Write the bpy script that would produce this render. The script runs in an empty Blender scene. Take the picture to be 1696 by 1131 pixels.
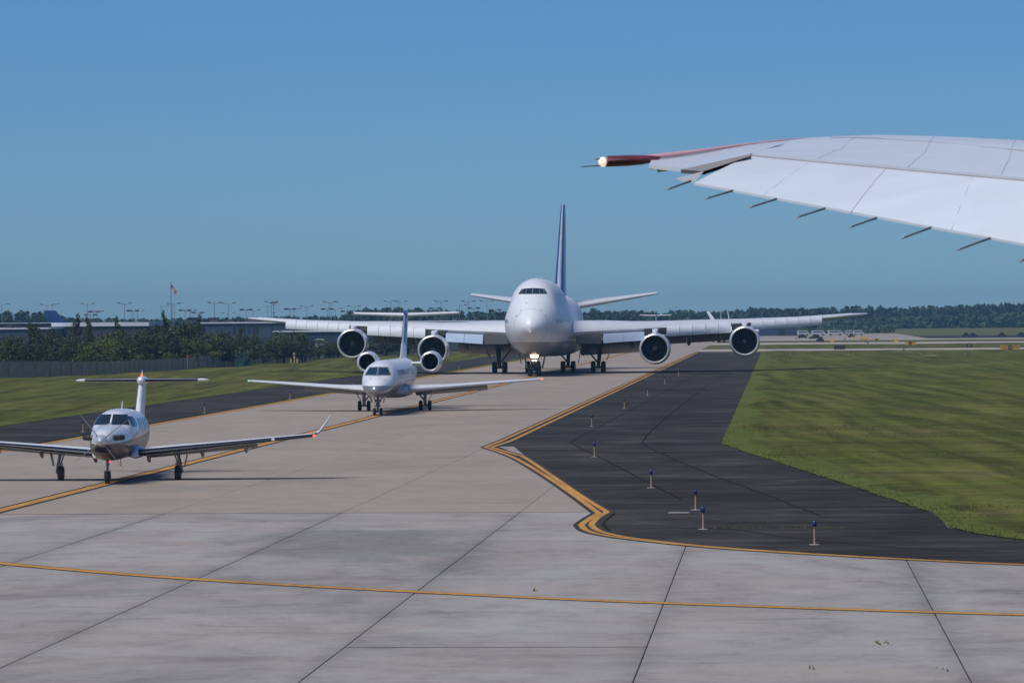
import bpy, bmesh, math, random
import numpy as np
from mathutils import Vector, Matrix
from mathutils.bvhtree import BVHTree

# ------------------------------------------------------------------ camera, sky, sun, exposure
SC = bpy.context.scene
COL = SC.collection
R = math.radians
FPX, EYE = 7000.0, 6.2                       # focal length in photo pixels (1696 wide), eye height in metres
PITCH, ROLL = math.atan(39.5 / FPX), R(0.4)

cam = bpy.data.cameras.new('camera')
cam.sensor_fit = 'HORIZONTAL'; cam.sensor_width = 36.0
cam.lens = FPX / 1696 * 36.0
cam.clip_start = 0.5; cam.clip_end = 9000
cam.dof.use_dof = True; cam.dof.focus_distance = 260; cam.dof.aperture_fstop = 20
camo = bpy.data.objects.new('camera', cam); COL.objects.link(camo)
camo.matrix_world = (Matrix.Translation((0, 0, EYE)) @ Matrix.Rotation(math.pi / 2 - PITCH, 4, 'X')
                     @ Matrix.Rotation(-ROLL, 4, 'Z'))
SC.camera = camo

SUN_EL, SUN_ROT = R(56), R(222)
world = bpy.data.worlds.new('World'); SC.world = world; world.use_nodes = True
wn = world.node_tree
bg = wn.nodes['Background']
sky = wn.nodes.new('ShaderNodeTexSky'); sky.sky_type = 'NISHITA'; sky.sun_disc = False
sky.sun_elevation = SUN_EL; sky.sun_rotation = SUN_ROT
sky.ozone_density = 10; sky.dust_density = 0.25; sky.air_density = 0.85
tint = wn.nodes.new('ShaderNodeMix'); tint.data_type = 'RGBA'; tint.blend_type = 'MULTIPLY'
tint.inputs[0].default_value = 1.0; tint.inputs[7].default_value = (0.52, 0.75, 0.98, 1)
wn.links.new(sky.outputs[0], tint.inputs[6]); wn.links.new(tint.outputs[2], bg.inputs[0])
bg.inputs[1].default_value = 0.08

sl = bpy.data.lights.new('sun', 'SUN'); sl.energy = 3.3; sl.angle = R(30); sl.color = (1.0, 0.98, 0.95)
slo = bpy.data.objects.new('sun', sl); COL.objects.link(slo)
sd = Vector((math.sin(SUN_ROT) * math.cos(SUN_EL), math.cos(SUN_ROT) * math.cos(SUN_EL), math.sin(SUN_EL)))
slo.rotation_euler = sd.to_track_quat('Z', 'Y').to_euler()

SC.view_settings.view_transform = 'Standard'
SC.view_settings.look = 'None'
SC.view_settings.exposure = 0.0
SC.view_settings.gamma = 1.0
SC.view_settings.use_curve_mapping = False
SC.render.engine = 'CYCLES'
SC.cycles.use_denoising = True
SC.cycles.max_bounces = 6

# ------------------------------------------------------------------ survey of the place: pixels to ground points, taxiway axes
CM = camo.matrix_world.to_3x3()
def ray(u, v):
    d = CM @ Vector(((u - 848) / FPX, -(v - 565.5) / FPX, -1.0))
    return d / d.y
def G(u, v, z=0.0):                                    # ground point seen at a photo pixel
    d = ray(u, v); k = (z - EYE) / d.z
    return Vector((d.x * k, d.y * k, z))
def PT(u, v, D):                                       # point at a photo pixel, D metres down range
    d = ray(u, v) * D
    return Vector((d.x, d.y, EYE + d.z))
TA = R(3.572)
TX = Vector((math.sin(TA), math.cos(TA))); TR = Vector((math.cos(TA), -math.sin(TA)))
def W(a, b, z=0.0):                                    # along / across the taxiway
    p = TX * a + TR * b
    return Vector((p.x, p.y, z))
def AB(p): return (p.x * TX.x + p.y * TX.y, p.x * TR.x + p.y * TR.y)

random.seed(7)
RNG = np.random.default_rng(7)

# ------------------------------------------------------------------ object helpers
class MB:
    def __init__(s): s.v = []; s.f = []; s.m = []
    def add(s, vs, fs, mi=0):
        o = len(s.v); s.v += [tuple(v) for v in vs]
        s.f += [tuple(i + o for i in f) for f in fs]
        s.m += [mi] * len(fs) if isinstance(mi, int) else list(mi)
        return s
    def box(s, c, size, mi=0, rot=None):
        hx, hy, hz = [q / 2 for q in size]
        vs = [Vector((x, y, z)) for x in (-hx, hx) for y in (-hy, hy) for z in (-hz, hz)]
        if rot is not None: vs = [rot @ v for v in vs]
        c = Vector(c)
        return s.add([v + c for v in vs], [(0, 1, 3, 2), (4, 6, 7, 5), (0, 4, 5, 1), (2, 3, 7, 6), (0, 2, 6, 4), (1, 5, 7, 3)], mi)
    def tube(s, p0, p1, r0, r1=None, n=8, mi=0, cap=True):
        r1 = r0 if r1 is None else r1
        p0, p1 = Vector(p0), Vector(p1); d = (p1 - p0).normalized()
        a = d.orthogonal().normalized(); b = d.cross(a)
        vs = []
        for p, r in ((p0, r0), (p1, r1)):
            for i in range(n):
                t = 2 * math.pi * i / n
                vs.append(p + (a * math.cos(t) + b * math.sin(t)) * r)
        fs = [(i, (i + 1) % n, n + (i + 1) % n, n + i) for i in range(n)]
        if cap: fs += [tuple(range(n - 1, -1, -1)), tuple(range(n, 2 * n))]
        return s.add(vs, fs, mi)
    def loft(s, rings, mi=0, cap0=True, cap1=True, ringmi=None, closed=True):
        n = len(rings[0]); vs = [p for r in rings for p in r]; fs = []; ms = []
        for k in range(len(rings) - 1):
            for i in range(n if closed else n - 1):
                j = (i + 1) % n
                fs.append((k * n + i, k * n + j, (k + 1) * n + j, (k + 1) * n + i)); ms.append(ringmi[i] if ringmi else mi)
        if cap0: fs.append(tuple(range(n - 1, -1, -1))); ms.append(mi)
        if cap1: fs.append(tuple(range((len(rings) - 1) * n, len(rings) * n))); ms.append(mi)
        return s.add(vs, fs, ms)
    def revolve(s, prof, c, axis='x', n=36, mi=0, segmi=None):
        c = Vector(c); rings = []
        for (x, r) in prof:
            ring = []
            for i in range(n):
                t = 2 * math.pi * i / n; p, q = r * math.cos(t), r * math.sin(t)
                ring.append(c + (Vector((x, p, q)) if axis == 'x' else Vector((p, x, q)) if axis == 'y' else Vector((p, q, x))))
            rings.append(ring)
        vs = [p for r_ in rings for p in r_]; fs = []; ms = []
        for k in range(len(prof) - 1):
            for i in range(n):
                j = (i + 1) % n
                fs.append((k * n + i, k * n + j, (k + 1) * n + j, (k + 1) * n + i)); ms.append(segmi[k] if segmi else mi)
        return s.add(vs, fs, ms)
    def sphere(s, c, r, mi=0, n=10):
        pr = [(-math.cos(math.pi * k / n), max(1e-4, math.sin(math.pi * k / n))) for k in range(n + 1)]
        rx = r if isinstance(r, (tuple, list)) else (r, r, r)
        c = Vector(c); rings = []
        for (x, q) in pr:
            rings.append([c + Vector((q * math.cos(2 * math.pi * i / n) * rx[0], q * math.sin(2 * math.pi * i / n) * rx[1], x * rx[2])) for i in range(n)])
        return s.loft(rings, mi)
    def mesh(s, name, mats, smooth=False, recalc=True):
        me = bpy.data.meshes.new(name)
        me.from_pydata(s.v, [], s.f)
        for m in mats: me.materials.append(m)
        if len(mats) > 1: me.polygons.foreach_set('material_index', s.m)
        if recalc:
            bm = bmesh.new(); bm.from_mesh(me)
            bmesh.ops.remove_doubles(bm, verts=bm.verts, dist=1e-5)
            bmesh.ops.recalc_face_normals(bm, faces=bm.faces); bm.to_mesh(me); bm.free()
        if smooth:
            me.polygons.foreach_set('use_smooth', [True] * len(me.polygons))
            try: me.set_sharp_from_angle(angle=R(40))
            except Exception: pass
        me.update()
        return me
    def build(s, name, mats, parent=None, smooth=False, recalc=True):
        if not isinstance(mats, (list, tuple)): mats = [mats]
        return link(name, s.mesh(name, mats, smooth, recalc), parent)

def link(name, data, parent=None, loc=None, rotz=None):
    o = bpy.data.objects.new(name, data); COL.objects.link(o)
    if parent is not None: o.parent = parent
    if loc is not None: o.location = loc
    if rotz is not None: o.rotation_euler = (0, 0, rotz)
    return o
def tag(o, label=None, cat=None, group=None, kind=None):
    if label: o['label'] = label
    if cat: o['category'] = cat
    if group: o['group'] = group
    if kind: o['kind'] = kind
    return o
def thing(name, label, cat, loc=(0, 0, 0), rotz=0.0, group=None):
    o = link(name, None, None, loc, rotz); o.empty_display_size = 0.3
    return tag(o, label, cat, group)
def copy_tree(o, parent=None):
    c = o.copy(); COL.objects.link(c)
    if parent is not None: c.parent = parent
    for ch in list(o.children): copy_tree(ch, c)
    return c

# ------------------------------------------------------------------ materials
def nodes(name):
    m = bpy.data.materials.new(name); m.use_nodes = True
    nt = m.node_tree; b = nt.nodes['Principled BSDF']
    return m, nt, b
def setc(b, c, rough=0.5, metal=0.0, spec=0.5):
    b.inputs['Base Color'].default_value = (*c, 1); b.inputs['Roughness'].default_value = rough
    b.inputs['Metallic'].default_value = metal; b.inputs['Specular IOR Level'].default_value = spec
def noise(nt, scale, detail=4, rough=0.55, vec=None, dist=0.0):
    n = nt.nodes.new('ShaderNodeTexNoise'); n.inputs['Scale'].default_value = scale
    n.inputs['Detail'].default_value = detail; n.inputs['Roughness'].default_value = rough
    n.inputs['Distortion'].default_value = dist
    if vec is not None: nt.links.new(vec, n.inputs['Vector'])
    return n.outputs['Fac']
def ramp(nt, fac, stops):
    r = nt.nodes.new('ShaderNodeValToRGB'); e = r.color_ramp.elements
    while len(e) < len(stops): e.new(0.5)
    for i, (p, c) in enumerate(stops):
        e[i].position = p; e[i].color = (*c, 1) if len(c) == 3 else c
    nt.links.new(fac, r.inputs[0]); return r.outputs[0]
def mix(nt, fac, a, b, mode='MIX'):
    x = nt.nodes.new('ShaderNodeMix'); x.data_type = 'RGBA'; x.blend_type = mode
    for s, i in ((fac, 0), (a, 6), (b, 7)):
        if isinstance(s, (int, float)): x.inputs[i].default_value = s
        elif isinstance(s, tuple): x.inputs[i].default_value = (*s, 1)
        else: nt.links.new(s, x.inputs[i])
    return x.outputs[2]
def math_(nt, op, a, b=0.0, clamp=False):
    x = nt.nodes.new('ShaderNodeMath'); x.operation = op; x.use_clamp = clamp
    for i, s in ((0, a), (1, b)):
        if isinstance(s, (int, float)): x.inputs[i].default_value = s
        else: nt.links.new(s, x.inputs[i])
    return x.outputs[0]
def pos(nt, scale=(1, 1, 1), rot=0.0, obj=False):
    mp = nt.nodes.new('ShaderNodeMapping'); mp.inputs['Scale'].default_value = scale; mp.inputs['Rotation'].default_value = (0, 0, rot)
    if obj:
        tc = nt.nodes.new('ShaderNodeTexCoord'); nt.links.new(tc.outputs['Object'], mp.inputs['Vector'])
    else:
        g = nt.nodes.new('ShaderNodeNewGeometry'); nt.links.new(g.outputs['Position'], mp.inputs['Vector'])
    return mp.outputs[0]
def bump(nt, b, h, strength=0.3, dist=0.02):
    n = nt.nodes.new('ShaderNodeBump'); n.inputs['Strength'].default_value = strength; n.inputs['Distance'].default_value = dist
    nt.links.new(h, n.inputs['Height']); nt.links.new(n.outputs[0], b.inputs['Normal'])
def flat(name, c, rough=0.5, metal=0.0, vary=0.12, scale=1.5, spec=0.5, obj=True):
    m, nt, b = nodes(name); setc(b, c, rough, metal, spec)
    f = noise(nt, scale, 4, 0.6, pos(nt, obj=obj))
    lo = tuple(q * (1 - vary) for q in c); hi = tuple(min(1, q * (1 + vary)) for q in c)
    nt.links.new(ramp(nt, f, [(0.3, lo), (0.7, hi)]), b.inputs['Base Color'])
    return m
def glow(name, c, strength):
    m, nt, b = nodes(name); setc(b, c, 0.4)
    b.inputs['Emission Color'].default_value = (*c, 1); b.inputs['Emission Strength'].default_value = strength
    return m
def painted(name, c, rough=0.25, lower=None, z0=0.0, kx=0.0, lrough=0.3, lmetal=0.0, dirt=0.10, coat=0.25):
    """aircraft paint: one colour, or two with a sharp straight line between, with faint grime and panel wear"""
    m, nt, b = nodes(name); setc(b, c, rough)
    v = pos(nt, obj=True)
    f = noise(nt, 0.9, 5, 0.65, v); f2 = noise(nt, 6, 3, 0.6, pos(nt, (0.25, 1, 1), obj=True))
    g = ramp(nt, math_(nt, 'MULTIPLY', math_(nt, 'ADD', f, f2), 0.5), [(0.35, (1 - dirt,) * 3), (0.62, (1, 1, 1))])
    base = c
    if lower is not None:
        sp = nt.nodes.new('ShaderNodeSeparateXYZ'); nt.links.new(v, sp.inputs[0])
        lim = math_(nt, 'ADD', math_(nt, 'MULTIPLY', sp.outputs[0], kx), z0)
        k = math_(nt, 'LESS_THAN', sp.outputs[2], lim)
        base = mix(nt, k, c, lower)
        nt.links.new(math_(nt, 'ADD', math_(nt, 'MULTIPLY', k, lrough - rough), rough), b.inputs['Roughness'])
        nt.links.new(math_(nt, 'MULTIPLY', k, lmetal), b.inputs['Metallic'])
    nt.links.new(mix(nt, 1.0, base, g, 'MULTIPLY'), b.inputs['Base Color'])
    b.inputs['Coat Weight'].default_value = coat; b.inputs['Coat Roughness'].default_value = 0.2
    return m

def concrete(name, base, warm, stain=0.6, tint=0.12, edges=False):
    m, nt, b = nodes(name); setc(b, base, 0.9, 0, 0.08)
    p = pos(nt)
    ps = pos(nt, (1.0, 0.55, 1), -TA)
    n1 = noise(nt, 0.16, 6, 0.62, p, 0.6); n2 = noise(nt, 0.9, 6, 0.7, ps, 0.3); n3 = noise(nt, 9.0, 4, 0.7, p)
    col = mix(nt, ramp(nt, n1, [(0.36, (0, 0, 0)), (0.64, (1, 1, 1))]), base, warm)
    s = ramp(nt, n2, [(0.30, (1 - stain * 0.26,) * 3), (0.50, (1.0,) * 3), (0.72, (1.06,) * 3)])
    big = noise(nt, 0.09, 7, 0.68, ps, 1.6)
    s1 = ramp(nt, big, [(0.36, (0.62, 0.63, 0.65)), (0.46, (0.90, 0.90, 0.90)), (0.55, (1, 1, 1)), (0.66, (1.10, 1.13, 1.17))])
    smear = ramp(nt, noise(nt, 0.42, 8, 0.78, pos(nt, (0.5, 1.2, 1), -TA), 0.8), [(0.33, (0.52,) * 3), (0.43, (1, 1, 1)), (0.62, (1, 1, 1)), (0.72, (1.10,) * 3)])
    col = mix(nt, stain * 0.7, col, smear, 'MULTIPLY')
    fine = ramp(nt, n3, [(0.25, (0.88,) * 3), (0.75, (1.10,) * 3)])
    col = mix(nt, 1.0, col, s, 'MULTIPLY'); col = mix(nt, stain, col, s1, 'MULTIPLY'); col = mix(nt, 1.0, col, fine, 'MULTIPLY')
    if edges:
        so = nt.nodes.new('ShaderNodeSeparateXYZ'); nt.links.new(pos(nt, obj=True), so.inputs[0])
        dx = math_(nt, 'SUBTRACT', 2.86, math_(nt, 'ABSOLUTE', so.outputs[0])); dy = math_(nt, 'SUBTRACT', 2.86, math_(nt, 'ABSOLUTE', so.outputs[1]))
        wob = noise(nt, 1.3, 6, 0.8, p, 0.4)
        for dd, k in ((dx, 0.26), (dy, 0.14)):
            near = math_(nt, 'SUBTRACT', 1.0, math_(nt, 'DIVIDE', dd, math_(nt, 'MULTIPLY', math_(nt, 'SUBTRACT', wob, 0.34, True), 3.2)), True)
            col = mix(nt, math_(nt, 'MULTIPLY', near, k), col, (0.10, 0.095, 0.09))
    oi = nt.nodes.new('ShaderNodeObjectInfo')
    rnd = ramp(nt, oi.outputs['Random'], [(0, (1 - tint,) * 3), (1, (1 + tint * 0.6,) * 3)])
    col = mix(nt, 1.0, col, rnd, 'MULTIPLY')
    nt.links.new(col, b.inputs['Base Color'])
    bump(nt, b, n3, 0.25, 0.01)
    return m

M = {}
M['slab'] = concrete('apron_concrete', (0.335, 0.315, 0.29), (0.345, 0.305, 0.27), 0.75, 0.07, True)
M['slab_old'] = concrete('taxiway_concrete', (0.345, 0.28, 0.225), (0.325, 0.275, 0.23), 0.35, 0.05)
M['concrete_far'] = concrete('far_concrete', (0.42, 0.36, 0.31), (0.38, 0.335, 0.29), 0.3, 0.05)
M['sealant'] = flat('joint_sealant', (0.045, 0.042, 0.04), 0.9, spec=0.1)
def asphalt_mat():
    m, nt, b = nodes('asphalt'); setc(b, (0.05, 0.05, 0.055), 0.9, 0, 0.06)
    p = pos(nt)
    n1 = noise(nt, 0.12, 6, 0.65, p, 0.5); n2 = noise(nt, 0.8, 6, 0.7, p); n3 = noise(nt, 14, 3, 0.7, p)
    c = ramp(nt, n1, [(0.38, (0.032, 0.029, 0.026)), (0.5, (0.043, 0.039, 0.035)), (0.62, (0.066, 0.059, 0.053))])
    c = mix(nt, 1.0, c, ramp(nt, n2, [(0.28, (0.74,) * 3), (0.55, (1, 1, 1)), (0.75, (1.3,) * 3)]), 'MULTIPLY')
    c = mix(nt, 1.0, c, ramp(nt, n3, [(0.2, (0.75,) * 3), (0.8, (1.25,) * 3)]), 'MULTIPLY')
    st = noise(nt, 0.5, 7, 0.72, pos(nt, (0.22, 1.0, 1)), 0.5)
    c = mix(nt, 1.0, c, ramp(nt, st, [(0.38, (0.76,) * 3), (0.49, (1, 1, 1)), (0.57, (1.22, 1.2, 1.18)), (0.66, (1.75, 1.7, 1.66))]), 'MULTIPLY')
    nt.links.new(c, b.inputs['Base Color']); bump(nt, b, n3, 0.4, 0.008)
    return m
M['asphalt'] = asphalt_mat()
def grass_mat(name, lo, hi, straw, stripes=True):
    m, nt, b = nodes(name); setc(b, lo, 0.95, 0, 0.04)
    p = pos(nt)
    n1 = noise(nt, 0.10, 6, 0.7, p, 0.8); n2 = noise(nt, 0.8, 6, 0.75, p); n3 = noise(nt, 8, 4, 0.75, p)
    c = mix(nt, ramp(nt, n1, [(0.34, (0, 0, 0)), (0.66, (1, 1, 1))]), lo, hi)
    c = mix(nt, ramp(nt, noise(nt, 0.05, 5, 0.75, p, 1.5), [(0.50, (0, 0, 0)), (0.72, (0.7,) * 3)]), c, straw)
    c = mix(nt, 1.0, c, ramp(nt, n2, [(0.28, (0.55,) * 3), (0.5, (1, 1, 1)), (0.75, (1.35,) * 3)]), 'MULTIPLY')
    c = mix(nt, 1.0, c, ramp(nt, n3, [(0.25, (0.6,) * 3), (0.75, (1.4,) * 3)]), 'MULTIPLY')
    if stripes:
        ms = noise(nt, 0.55, 3, 0.6, pos(nt, (1.0, 0.035, 1), TA), 0.4)
        c = mix(nt, 1.0, c, ramp(nt, ms, [(0.36, (0.66,) * 3), (0.64, (1.34,) * 3)]), 'MULTIPLY')
        mt = noise(nt, 0.22, 4, 0.7, pos(nt, (0.25, 1.0, 1), TA + 0.35), 1.0)
        c = mix(nt, 0.8, c, ramp(nt, mt, [(0.36, (0.74, 0.70, 0.72)), (0.5, (1, 1, 1)), (0.66, (1.12, 1.28, 0.95))]), 'MULTIPLY')
    nt.links.new(c, b.inputs['Base Color']); bump(nt, b, n3, 0.8, 0.05)
    return m
M['grass'] = grass_mat('mown_grass', (0.080, 0.085, 0.019), (0.102, 0.102, 0.025), (0.150, 0.120, 0.052))
M['verge'] = grass_mat('verge_grass', (0.085, 0.105, 0.022), (0.115, 0.135, 0.030), (0.130, 0.105, 0.045), False)
M['grass_far'] = grass_mat('far_grass', (0.095, 0.098, 0.034), (0.125, 0.120, 0.048), (0.17, 0.14, 0.075), False)
M['blade'] = flat('grass_blades', (0.135, 0.155, 0.036), 0.9, vary=0.35, scale=0.6, obj=False, spec=0.1)
def worn(name, c, under, rough=0.85):
    m, nt, b = nodes(name); setc(b, c, rough, 0, 0.08)
    p = pos(nt); n = noise(nt, 3.0, 6, 0.75, p); n2 = noise(nt, 0.3, 4, 0.6, p)
    k = ramp(nt, math_(nt, 'ADD', math_(nt, 'MULTIPLY', n, 0.7), math_(nt, 'MULTIPLY', n2, 0.3)), [(0.40, (0.55,) * 3), (0.50, (0, 0, 0))])
    c2 = mix(nt, ramp(nt, n2, [(0.3, (0, 0, 0)), (0.7, (1, 1, 1))]), tuple(q * 0.82 for q in c), c)
    nt.links.new(mix(nt, k, c2, under), b.inputs['Base Color']); return m
M['yellow'] = worn('yellow_paint', (0.57, 0.285, 0.07), (0.12, 0.09, 0.06))
M['yellow_worn'] = worn('worn_yellow_paint', (0.50, 0.25, 0.07), (0.16, 0.12, 0.09))
M['black_paint'] = flat('black_marking', (0.050, 0.046, 0.043), 0.9, vary=0.2, scale=2.0, obj=False, spec=0.1)
M['crack'] = flat('crack_tar', (0.016, 0.015, 0.015), 0.9, spec=0.05)
M['white_paint'] = flat('white_marking', (0.42, 0.40, 0.40), 0.7, vary=0.2, obj=False)

# ------------------------------------------------------------------ ground sheets
def pchip(xs, ys):
    xs = np.asarray(xs, float); ys = np.asarray(ys, float)
    h = np.diff(xs); d = np.diff(ys) / h; m = np.zeros_like(ys)
    for i in range(1, len(xs) - 1):
        if d[i - 1] * d[i] > 0:
            w1 = 2 * h[i] + h[i - 1]; w2 = h[i] + 2 * h[i - 1]
            m[i] = (w1 + w2) / (w1 / d[i - 1] + w2 / d[i])
    m[0], m[-1] = d[0], d[-1]
    def f(x):
        if x <= xs[0]: return float(ys[0])
        if x >= xs[-1]: return float(ys[-1])
        i = int(np.searchsorted(xs, x) - 1); i = min(max(i, 0), len(h) - 1)
        t = (x - xs[i]) / h[i]
        return float((2 * t**3 - 3 * t**2 + 1) * ys[i] + (t**3 - 2 * t**2 + t) * h[i] * m[i] + (-2 * t**3 + 3 * t**2) * ys[i + 1] + (t**3 - t**2) * h[i] * m[i + 1])
    return f

def sheet(name, pts, z, mat, kind='structure', skirt=0.0):
    bm = bmesh.new(); vs = [bm.verts.new((p.x, p.y, z)) for p in pts]
    f = bm.faces.new(vs); f.normal_update()
    if f.normal.z < 0: f.normal_flip()
    bmesh.ops.triangulate(bm, faces=[f], ngon_method='EAR_CLIP')
    me = bpy.data.meshes.new(name); bm.to_mesh(me); bm.free(); me.materials.append(mat)
    o = link(name, me); o['kind'] = kind
    return o
def catmull(pts, n=8):
    out = []; P = [pts[0]] + list(pts) + [pts[-1]]
    for i in range(1, len(P) - 2):
        p0, p1, p2, p3 = P[i - 1], P[i], P[i + 1], P[i + 2]
        for k in range(n):
            t = k / n
            out.append(0.5 * ((2 * p1) + (p2 - p0) * t + (2 * p0 - 5 * p1 + 4 * p2 - p3) * t * t + (3 * p1 - p0 - 3 * p2 + p3) * t**3))
    out.append(pts[-1]); return out
def ribbon(name, pts, width, z, mat, parent=None):
    P = [Vector((p.x, p.y)) for p in pts]; L = []; Rr = []
    for i, p in enumerate(P):
        a = P[max(0, i - 1)]; c = P[min(len(P) - 1, i + 1)]
        d = (c - a).normalized(); n = Vector((-d.y, d.x))
        if 0 < i < len(P) - 1:
            d1 = (p - a).normalized(); k = 1 / max(0.5, d.dot(d1))
        else: k = 1
        L.append(p + n * width / 2 * k); Rr.append(p - n * width / 2 * k)
    mb = MB()
    vs = [(q.x, q.y, z) for q in L] + [(q.x, q.y, z) for q in Rr]; n = len(P)
    mb.add(vs, [(i, n + i, n + i + 1, i + 1) for i in range(n - 1)])
    o = mb.build(name, mat, parent, recalc=False)
    if parent is None: o['kind'] = 'structure'
    return o

def wiggle_line(p, q, n=40, amp=0.03):
    return [p.lerp(q, k / n) + Vector((random.uniform(-amp, amp) * 0.3, random.uniform(-amp, amp), 0)) for k in range(n + 1)]
g = MB(); g.add([(-3400, -60, -0.03), (3400, -60, -0.03), (3400, 3600, -0.03), (-3400, 3600, -0.03)], [(0, 1, 2, 3)])
o = g.build('ground', M['grass_far'], recalc=False); o['kind'] = 'structure'

CL, RE, LE = -25.4, -13.84, -36.95        # centreline, right and left taxiway edge (metres across)
SW = 5.72                                  # slab width
J0 = -13.90                                # joint on the taxiway's right edge
# dark joint bed under all the concrete
bed = MB()
def rect(mb, a0, a1, b0, b1, z): mb.add([W(a0, b0, z), W(a0, b1, z), W(a1, b1, z), W(a1, b0, z)], [(0, 3, 2, 1)])
rect(bed, 40, 134.5, J0 - 6 * SW, J0 + 8 * SW, -0.016); rect(bed, 134.5, 1010, J0 - 4 * SW - 0.02, J0, -0.016); rect(bed, 134.5, 208.9, J0, J0 + 2 * SW, -0.016)
o = bed.build('pavement_joints', M['sealant'], recalc=False); o['kind'] = 'structure'

pav = thing('pavement', None, None); pav['kind'] = 'structure'
def slab_mesh(w, l, bev=0.02, h=0.015):
    mb = MB()
    x, y = w / 2, l / 2
    vs = [(-x, -y, -h), (x, -y, -h), (x, y, -h), (-x, y, -h),
          (-x, -y, -0.006), (x, -y, -0.006), (x, y, -0.006), (-x, y, -0.006),
          (-x + bev, -y + bev, 0), (x - bev, -y + bev, 0), (x - bev, y - bev, 0), (-x + bev, y - bev, 0)]
    fs = [(8, 9, 10, 11)] + [(i, (i + 1) % 4, 4 + (i + 1) % 4, 4 + i) for i in range(4)] + [(4 + i, 4 + (i + 1) % 4, 8 + (i + 1) % 4, 8 + i) for i in range(4)]
    mb.add(vs, fs); return mb
GAP = 0.026
m_new = slab_mesh(SW - GAP, SW - GAP).mesh('concrete_slab', [M['slab']], recalc=False)
m_old = slab_mesh(SW - GAP * 0.5, SW - GAP * 0.5, 0.012).mesh('concrete_slab', [M['slab_old']], recalc=False)
m_long = slab_mesh(SW - GAP * 0.5, SW * 5 - GAP * 0.5, 0.012).mesh('concrete_slab', [M['slab_old']], recalc=False)
def put_slab(me, a, b):
    o = link('concrete_slab', me, pav, W(a, b, random.uniform(-0.0015, 0.0)), -TA)
    return o
outer = MB()
for i in range(-6, 8):
    for j in range(16):
        b = J0 + (i + 0.5) * SW; a = 134.5 - (j + 0.5) * SW
        c = W(a, b)
        if abs(c.x) < 0.1215 * (a + 4) + 3.4 and a > 64:
            put_slab(m_new, a, b)
        elif a > 55:
            sm = slab_mesh(SW - GAP, SW - GAP)
            ct, st = math.cos(-TA), math.sin(-TA)
            outer.add([(c.x + x * ct - y * st, c.y + x * st + y * ct, z) for x, y, z in sm.v], sm.f)
o = outer.build('concrete_apron', M['slab'], recalc=False); o['kind'] = 'structure'
for i in range(-4, 0):
    b = J0 + (i + 0.5) * SW
    for j in range(8): put_slab(m_old, 134.5 + (j + 0.5) * SW, b)
    for j in range(29): put_slab(m_long, 134.5 + 8 * SW + (j + 0.5) * 5 * SW, b)

for i in (0, 1):
    for j in range(13):
        put_slab(m_old, 134.5 + (j + 0.5) * SW, J0 + (i + 0.5) * SW)
# asphalt shoulders
line1 = [(803.5, 740.7), (850.5, 757.4), (901.4, 786.8), (949, 818.7), (985, 845), (990.5, 850), (981, 856), (966, 866.4), (963.5, 870.8), (973, 879), (997, 885.5), (1040, 892.3), (1140, 903.3), (1250, 912), (1400, 921.2), (1550, 929), (1696, 935.5), (1860, 941)]
line2 = [(813.9, 740.7), (853.7, 752.6), (869.6, 758), (917, 790), (965, 823), (1000, 844.5), (1004, 848.5), (990.5, 856.5), (981, 866.4), (981, 871.5), (992, 879), (1013, 885), (1050, 891.6), (1142, 902), (1252, 911), (1400, 920.2), (1550, 928.2), (1696, 934.8), (1860, 940.4)]
e1 = catmull([G(*p) for p in line1], 5); e2 = catmull([G(*p) for p in line2], 5)
gr_pts = [(1195, 735), (1232, 748), (1290, 766), (1440, 815), (1545, 850), (1556, 858), (1570, 873), (1620, 885), (1696, 895), (1860, 903)]
gedge = [G(*p) for p in gr_pts]
asph = [W(720, RE + 0.1), ] + [p for p in e1] + [G(2200, 952)] + [G(2200, 915)] + list(reversed(gedge)) + [W(720, -2.4)]
asph[0] = W(720, RE)
sheet('asphalt_shoulder', asph, 0.004, M['asphalt'])
sheet('asphalt_shoulder', [W(30, LE), W(1000, LE - 3), W(1000, -45.4), W(30, -45.8)], 0.004, M['asphalt'])
sheet('concrete_patch', [G(826, 739.6), G(851, 739.4), G(866, 752), G(886, 763), G(858, 752.5)], 0.0075, M['slab'])

ribbon('crack_sealant', wiggle_line(W(134.5, -36), W(134.5, -4.8)), 0.10, 0.0025, M['sealant'])
ribbon('crack_sealant', wiggle_line(W(79.4, J0 + SW), W(79.4, J0 + 2 * SW)), 0.07, 0.0025, M['sealant'])
# painted lines: black borders first, yellow above
def parallel(path, off):
    out = []
    for i, p in enumerate(path):
        a = path[max(0, i - 1)]; c = path[min(len(path) - 1, i + 1)]
        d = Vector((c.x - a.x, c.y - a.y)).normalized(); out.append(Vector((p.x - d.y * off, p.y + d.x * off, 0)))
    return out
far1 = [W(a, RE + 0.02) for a in np.linspace(718, 212, 40)]
far2 = [W(a, RE + 0.50) for a in np.linspace(718, 212, 40)]
pe1 = far1 + e1; pe2 = far2 + e2
for p in (pe1, pe2):
    ribbon('line_border', p, 0.50, 0.008 if p is pe1 else 0.0095, M['black_paint'])
    ribbon('yellow_line', p, 0.20, 0.012, M['yellow'])
ctr = [W(a, CL + (0.25 if a < 300 else 0) * 0) for a in np.linspace(60, 1000, 60)]
ribbon('line_border', ctr, 0.76, 0.008, M['black_paint'])
ribbon('yellow_line', ctr, 0.42, 0.012, M['yellow'])
lft = [W(a, LE + 0.1) for a in np.linspace(60, 1000, 60)]
ribbon('yellow_line', lft, 0.42, 0.012, M['yellow_worn'])
cross = catmull([G(*p) for p in [(-420, 890), (-200, 912), (0, 932.5), (150, 946), (300, 957.5), (500, 970), (700, 980.5), (900, 990.5), (1100, 998.5), (1400, 1009), (1696, 1018), (2100, 1028)]], 6)
ribbon('line_border', cross, 0.66, 0.0045, M['black_paint'])
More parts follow.
